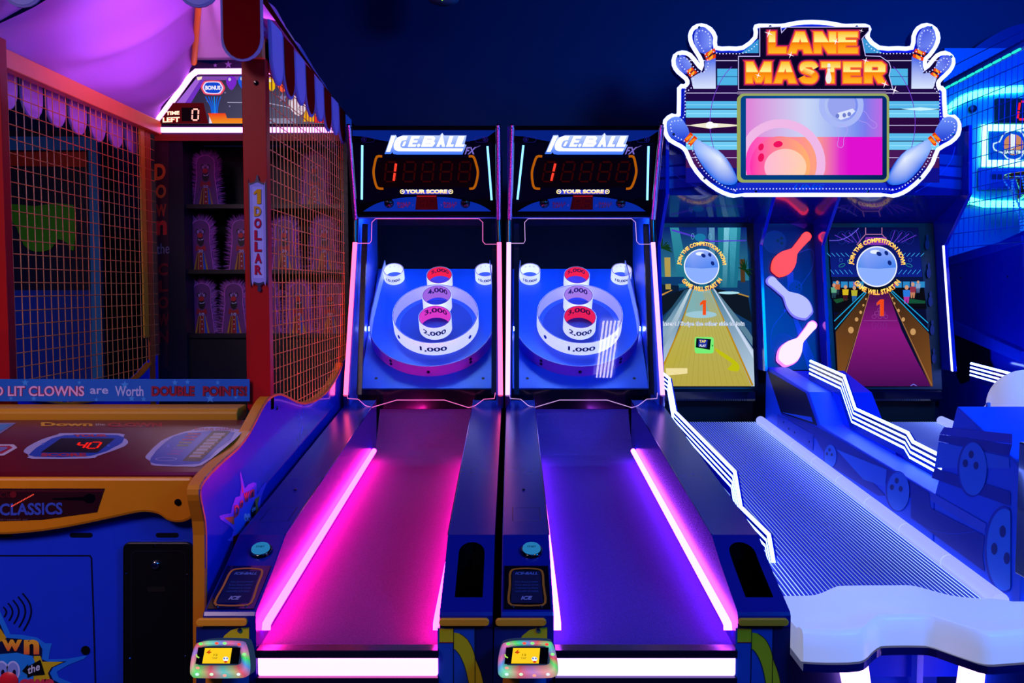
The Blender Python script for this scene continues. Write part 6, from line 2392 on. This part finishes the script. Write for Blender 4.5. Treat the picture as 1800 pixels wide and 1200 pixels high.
# ---- knock down clown figures standing on the shelves (generic, fur trimmed)
def clown(num, label, x, z, fur_c='#e080d8'):
    setorg((x, 4.60, z))
    t = thing('clown_figure', label, 'clown figure', ORG, 'fur trimmed clown figures in the booth')
    pl = Pl((x, 4.60, z), (0, -1, 0))
    H = 0.25
    body = smooth([(-0.062, 0.0), (-0.052, 0.09), (-0.045, 0.15), (-0.046, 0.20), (-0.036, 0.235), (0, 0.25), (0.036, 0.235), (0.046, 0.20), (0.045, 0.15), (0.052, 0.09), (0.062, 0.0)], 3, False)
    mm = MB(); mm.pu(pl, body, c('#70306c'), 0.014, 0.028)
    mm.stroke3([pl.uv(a, b, 0.0146) for a, b in body], pl.n, 0.003, c('#e070c8'))
    mm.build('body', 'satin', t)
    mm = MB()
    rr = random.Random(int(x * 1000))
    for i in range(420):
        s_ = i / 419 * (len(body) - 1)
        k = min(int(s_), len(body) - 2)
        a = Vector(body[k]).lerp(Vector(body[k + 1]), s_ - k)
        out = (a - Vector((0, max(0.02, min(0.2, a.y * 0.85))))).normalized()
        out = (out + Vector((rr.uniform(-.3, .3), rr.uniform(-.3, .3)))).normalized()
        Lh = rr.uniform(0.016, 0.045)
        nn = Vector((-out.y, out.x)) * rr.uniform(0.0012, 0.0028)
        e = a + out * Lh
        if e.y < 0.002:
            e.y = 0.002
        o_ = rr.uniform(-0.008, 0.01)
        mm.face([pl.uv(a.x - nn.x, a.y - nn.y, o_), pl.uv(a.x + nn.x, a.y + nn.y, o_), pl.uv(e.x, e.y, o_ + rr.uniform(-.01, .01))], c(fur_c, rr.uniform(0.3, 0.75)))
    mm.build('fur_trim', 'fur', t, recalc=False)
    mm = MB()
    K = c('#0c0612')

    def f(pts, col, o=0.016):
        mm.pu(pl, pts, c(col) if isinstance(col, str) else col, o)
    f([(-0.036, 0.0), (-0.018, 0.085), (0.018, 0.085), (0.036, 0.0)], '#c89018')
    f([(-0.012, 0.0), (-0.006, 0.088), (0.006, 0.088), (0.010, 0.0)], '#a01420', 0.0165)
    f([(0.012, 0.0), (0.009, 0.085), (0.016, 0.083), (0.027, 0.0)], '#1848a8', 0.0165)
    f([(-0.027, 0.0), (-0.016, 0.083), (-0.011, 0.084), (-0.016, 0.0)], '#701020', 0.0165)
    f([(-0.028, 0.095), (-0.022, 0.125), (0.0, 0.112), (0.022, 0.125), (0.028, 0.095), (0, 0.10)], '#a81c20', 0.017)
    f(ell(0, 0.145, 0.017, 0.026, 14), K, 0.016)
    f([(-0.013, 0.155), (0.0, 0.150), (0.016, 0.158), (0.012, 0.149), (-0.008, 0.147)], '#b8b0c0', 0.0175)
    f(ell(-0.001, 0.172, 0.0135, 0.0125, 14), '#c01c20', 0.018)
    for s_ in (-1, 1):
        f(ell(s_ * 0.013, 0.192, 0.0105, 0.013, 12), K, 0.016)
        f(ell(s_ * 0.012, 0.190, 0.006, 0.009, 10), '#a880b0', 0.0165)
        f([(s_ * 0.004, 0.19), (s_ * 0.009, 0.206), (s_ * 0.001, 0.200)], '#a880b0', 0.0168)
    for yy in (0.02, 0.045, 0.068):
        f(ell(0, yy, 0.0035, 0.0035, 8), '#c8c0d0', 0.017)
    mm.build('costume', 'satin', t)
    mm = MB()
    mm.tuv(num, pl, -0.012, 0.087, 0.012, 0.102, c('#c8c0d0'), 0.0178, 0.02)
    mm.build('number', 'satin', t)
    return t


rows_ = (('50', 1.905, (('left one of the top shelf', 368), ('top shelf, behind the right mesh', 557))),
         ('20', 1.585, (('far left of the middle shelf', 357), ('just left of the red post', 428), ('middle shelf, just right of the red post', 503), ('far right of the middle shelf', 573))),
         ('10', 1.268, (('far left of the bottom shelf', 357), ('second from left, bottom shelf', 413), ('bottom shelf, behind the red post', 470), ('bottom shelf, second from right', 526), ('far right of the bottom shelf', 582))))
for num, z, lst in rows_:
    protox = None
    for lab, px_ in lst:
        X = (px_ - 900) / 1600 * 4.6
        label = 'purple fur trimmed clown figure numbered %s, %s' % (num, lab)
        if protox is None:
            protox = clown(num, label, X, z)
        else:
            cpy = fast_copy(protox, (X, 4.60, z))
            cpy['label'] = label
setorg((0, 0, 0))

# ================================================================ basketball machine on the right
setscale((1.15, -0.225))  # basketball machine is enlarged about the camera as well
BS = full((2.85, 4.0, 0))
setorg(BS)
bas = thing('basketball_machine', 'basketball arcade machine with green lit arcs behind blue wire mesh', 'arcade machine', BS)
SX = 2.27
# backboard panel
pbk = Pl((0, 4.84, 2.0), (0, -1, 0))
m = MB()
m.box(SX, 3.5, 4.86, 4.94, 0.9, 2.75, c('#1070c0'))
m.build('back_cabinet', 'satin', bas)
m = MB()
m.pp(pbk, [(1665, 190)] + smooth([(1690, 180), (1730, 164), (1780, 156), (1830, 154), (1880, 156)], 3, False) + [(1900, 340), (1700, 360), (1665, 345)], c('#38c0c8'), 0.0, 0.012)
m.build('backboard', 'satin', bas)
G1 = (0.4, 4.5, 2.6)
G2 = (0.08, 1.6, 1.0)


def strokeb(pts, w_, col, off, nm, **k):
    mm = MB()
    mm.stroke(pbk, pts, w_, col, off, thick=0.006, **k)
    return mm.build(nm, 'glow', bas)


qb = Z(1500, 40, 2.857)
strokeb(qb(smooth([(455, 450), (520, 400), (600, 365), (700, 345), (800, 335), (950, 330), (1150, 335)], 3, False)), 0.036, G1, 0.012, 'green_light_arc')
strokeb(qb(smooth([(460, 430), (520, 378), (600, 345), (700, 328), (800, 322), (950, 318), (1150, 322)], 3, False)), 0.008, G2, 0.012, 'green_light_arc')
strokeb(qb([(530, 880), (650, 910), (1150, 912)]), 0.036, G1, 0.012, 'green_light_arc')
strokeb(qb([(650, 530), (1060, 530), (1060, 708), (650, 708)]), 0.034, (0.9, 3.0, 2.0), 0.02, 'green_light_square', closed=True)
m = MB()
m.pp(pbk, qb([(672, 545), (1045, 545), (1045, 695), (672, 695)]), c('#1090a8'), 0.016)
bd2 = m.build('square_panel', 'satin', bas)
m = MB()
m.stroke(pbk, qb(smooth([(700, 640), (695, 610), (725, 600), (740, 570), (775, 545), (800, 540), (830, 548), (850, 575), (875, 610), (875, 640), (845, 655), (830, 680), (795, 690), (760, 680), (740, 655)], 2)), 0.007, c('#c8f0ff'), 0.0185, closed=True)
m.pp(pbk, qb(ell(795, 615, 50, 52, 26)), c('#c88860'), 0.018)
for a in ((745, 615, 845, 615), (795, 563, 795, 667)):
    m.stroke(pbk, qb([(a[0], a[1]), (a[2], a[3])]), 0.003, c('#203048'), 0.0195)
m.pp(pbk, qb([(780, 560), (803, 565), (800, 630), (780, 640)]), c('#e0f0ff'), 0.0198)
m.pp(pbk, qb([(740, 640), (850, 640), (845, 662), (745, 662)]), c('#206890'), 0.0198)
m.tpx('GAME TIME', pbk, *qb([(742, 644)])[0], *qb([(848, 660)])[0], c('#e8f8ff'), 0.0205, 0.04)
m.build('emblem', 'print_', bd2)
m = MB()
m.pp(pbk, qb([(708, 385), (960, 385), (960, 508), (708, 508)]), c('#020810'), 0.03, 0.03)
sc_ = m.build('score_display', 'satin', bas)
m = MB()
seg7(m, pbk, *qb([(808, 402)])[0], 20, 31, '0', c('#ff1830', 1.2), 0.0325, 0.011, shear=4)
m.build('score_digit', 'print_', sc_)
m = MB()
m.pp(pbk, qb([(620, 730), (1100, 730), (1100, 840), (620, 840)]), c('#0e60b8'), 0.014)
m.pp(pbk, qb([(680, 745), (1000, 745), (1000, 835), (680, 835)]), c('#0a48b0'), 0.016)
m.pp(pbk, qb([(680, 762), (740, 762), (740, 788), (680, 788)]), c('#041850'), 0.018)
m.stroke(pbk, qb([(680, 745), (1000, 745), (1000, 835), (680, 835)]), 0.003, c('#4098d8'), 0.018, closed=True)
m.build('hoop_mount', 'satin', bas)
m = MB()
m.lathe(pbk.px(1708, 192, 0.01), (0, -1, 0), [(0.02, 0), (0.018, 0.012), (0.001, 0.014)], c('#041030'), 14)
m.build('backboard_knob', 'satin', bas)
# hoop and chain net
hc = Vector((2.62, 4.62, 2.06))
m = MB()
m.tube([hc + Vector((0.125 * math.cos(a), 0.125 * math.sin(a), 0)) for a in [2 * math.pi * i / 32 for i in range(32)]], 0.009, c('#ff5010'), 8, closed=True)
m.tube([hc + Vector((0.05, 0.115, 0)), hc + Vector((0.05, 0.21, 0)), hc + Vector((0.05, 0.21, -0.1)), hc + Vector((0.0, 0.0, -0.07)), hc + Vector((-0.08, -0.07, -0.085))], 0.008, c('#e04010'), 6)
m.prism([hc + Vector((-0.10, -0.03, -0.012)), hc + Vector((0.10, -0.03, -0.012)), hc + Vector((0.10, -0.03, -0.09)), hc + Vector((-0.07, -0.03, -0.10))], (0, 0.01, 0), c('#c03010'))
hp2 = m.build('hoop', 'gloss', bas, smooth=False)
m = MB()
for k in range(10):
    a = 2 * math.pi * k / 10
    for j in range(22):
        t0, t1 = j / 22, (j + 0.6) / 22
        def pnt(t, a=a):
            r = 0.125 - 0.075 * min(1, t * 1.6) + 0.008 * math.sin(t * 14 + a * 3)
            return hc + Vector((r * math.cos(a + t * 0.5), r * math.sin(a + t * 0.5), -0.34 * t - 0.005))
        m.tube([pnt(t0), pnt(t1)], 0.0045, c('#c8e8ff'), 5)
m.build('chain_net', 'plastic', hp2)
# side wall: blue lower body with ramps, mesh above
m = MB()
m.sideprof([(4.85, 0.0), (4.85, 1.60), (3.2, 1.93), (3.2, 0.0)], SX + 0.02, SX + 0.04, c('#0c2cd8'))
sw = m.build('side_wall', 'gloss', bas)
psd = Pl((SX + 0.02, 4.2, 1.5), (-1, 0, 0), (0, -1, 0))
m = MB()
qc = Z(1640, 400, 4.0)
m.pp(psd, qc([(105, 212), (640, 55), (640, 118), (110, 272)]), c('#1a48f0'), 0.012, 0.012)
m.pp(psd, qc([(150, 655), (640, 870), (640, 950), (155, 745)]), c('#1a48f0'), 0.012, 0.012)
m.build('side_rail', 'gloss', sw)
m = MB()
m.pp(psd, qc([(155, 748), (405, 855), (410, 935), (440, 1000), (200, 1100), (170, 1040)]), c('#020620'), 0.004)
m.build('side_opening', 'satin', sw)
for x, y in ((197, 352), (525, 345)):
    m = MB()
    m.lathe(psd.px(*qc([(x, y)])[0], 0.0), psd.n, [(0.006, 0), (0.001, 0.003)], c('#020620'), 8)
    m.build('side_bolt', 'satin', sw)
m = MB()
BW = c('#1c50d0')
X = SX
y = 3.35
while y < 4.84:
    m.tube([(X, y, 1.63 + (4.85 - y) * 0.2), (X, y, 2.60 - 0.02 * (y - 4))], 0.0022, BW, 4)
    y += 0.05
for k in range(14):
    z = 1.70 + k * 0.072
    m.tube([(X + 0.004, 3.35, z), (X + 0.004, 4.84, z)], 0.0022, BW, 4)
m.build('wire_mesh', 'satin', bas)
# top rail with teal lit dashes, hood behind
m = MB()
a, b = atx(1655, 155, SX), atx(1800, 78, SX)
m.tube([a, b, b + (b - a) * 0.8], 0.022, c('#2858e0'), 8)
m.build('top_rail', 'satin', bas)
m = MB()
d = b - a
for i in range(9):
    p = a + d * (0.08 + i * 0.105)
    q_ = a + d * (0.08 + i * 0.105 + 0.08)
    off = Vector((-0.016, 0, -0.020))
    m.tube([p + off, q_ + off], 0.006, (0.02, 0.9, 0.75), 6)
m.build('teal_dashes', 'glow', bas)
m = MB()
ph = Pl((0, 4.9, 2.5), (0, -1, 0))
m.pp(ph, [(1665, 150)] + smooth([(1672, 118), (1700, 95), (1730, 72), (1770, 50), (1810, 40), (1900, 34)], 3, False) + [(1900, 200), (1665, 200)], c('#0a1878'), 0.0, 0.04)
m.build('hood', 'satin', bas)
m = MB()
m.box(SX + 0.06, 3.5, 4.2, 4.84, 1.28, 1.30, c('#0c30d0'))
m.build('ball_ramp', 'gloss', bas)

# ================================================================ dim cabinet far left seen through the mesh
setscale(None)
FL_ = Vector((-2.75, 4.95, 0))
setorg(FL_)
cl = thing('prize_cabinet', 'dim blue framed prize cabinet with a green shape, behind the left wire mesh', 'arcade machine', FL_)
m = MB()
m.box(-3.35, -2.28, 5.02, 5.30, 0.0, 2.35, c('#060a30'))
m.build('cabinet_body', 'satin', cl)
pfl = Pl((0, 5.0, 1.5), (0, -1, 0))
m = MB()
m.pp(pfl, [(-60, 240), (168, 240), (168, 264), (-60, 264)], c('#2a7cc8'), 0.0, 0.04)
m.pp(pfl, [(155, 240), (170, 240), (180, 665), (163, 665)], c('#2a7cc8'), 0.001, 0.04)
m.build('blue_frame', 'satin', cl)
m = MB()
m.pp(pfl, [(-60, 266), (150, 266), (150, 293), (-60, 290)], c('#b82c10'), -0.01, 0.02)
m.build('red_header', 'satin', cl)
m = MB()
m.pp(pfl, smooth([(8, 358), (60, 362), (128, 360), (128, 440), (118, 428), (100, 420), (88, 438), (60, 442), (40, 430), (28, 400), (14, 380)], 2), c('#38a010'), -0.008, 0.02)
m.build('green_shape', 'satin', cl)
m = MB()
m.pp(pfl, [(-60, 510), (162, 510), (164, 760), (-60, 760)], c('#1234a0'), -0.004, 0.02)
m.build('lower_front', 'satin', cl)
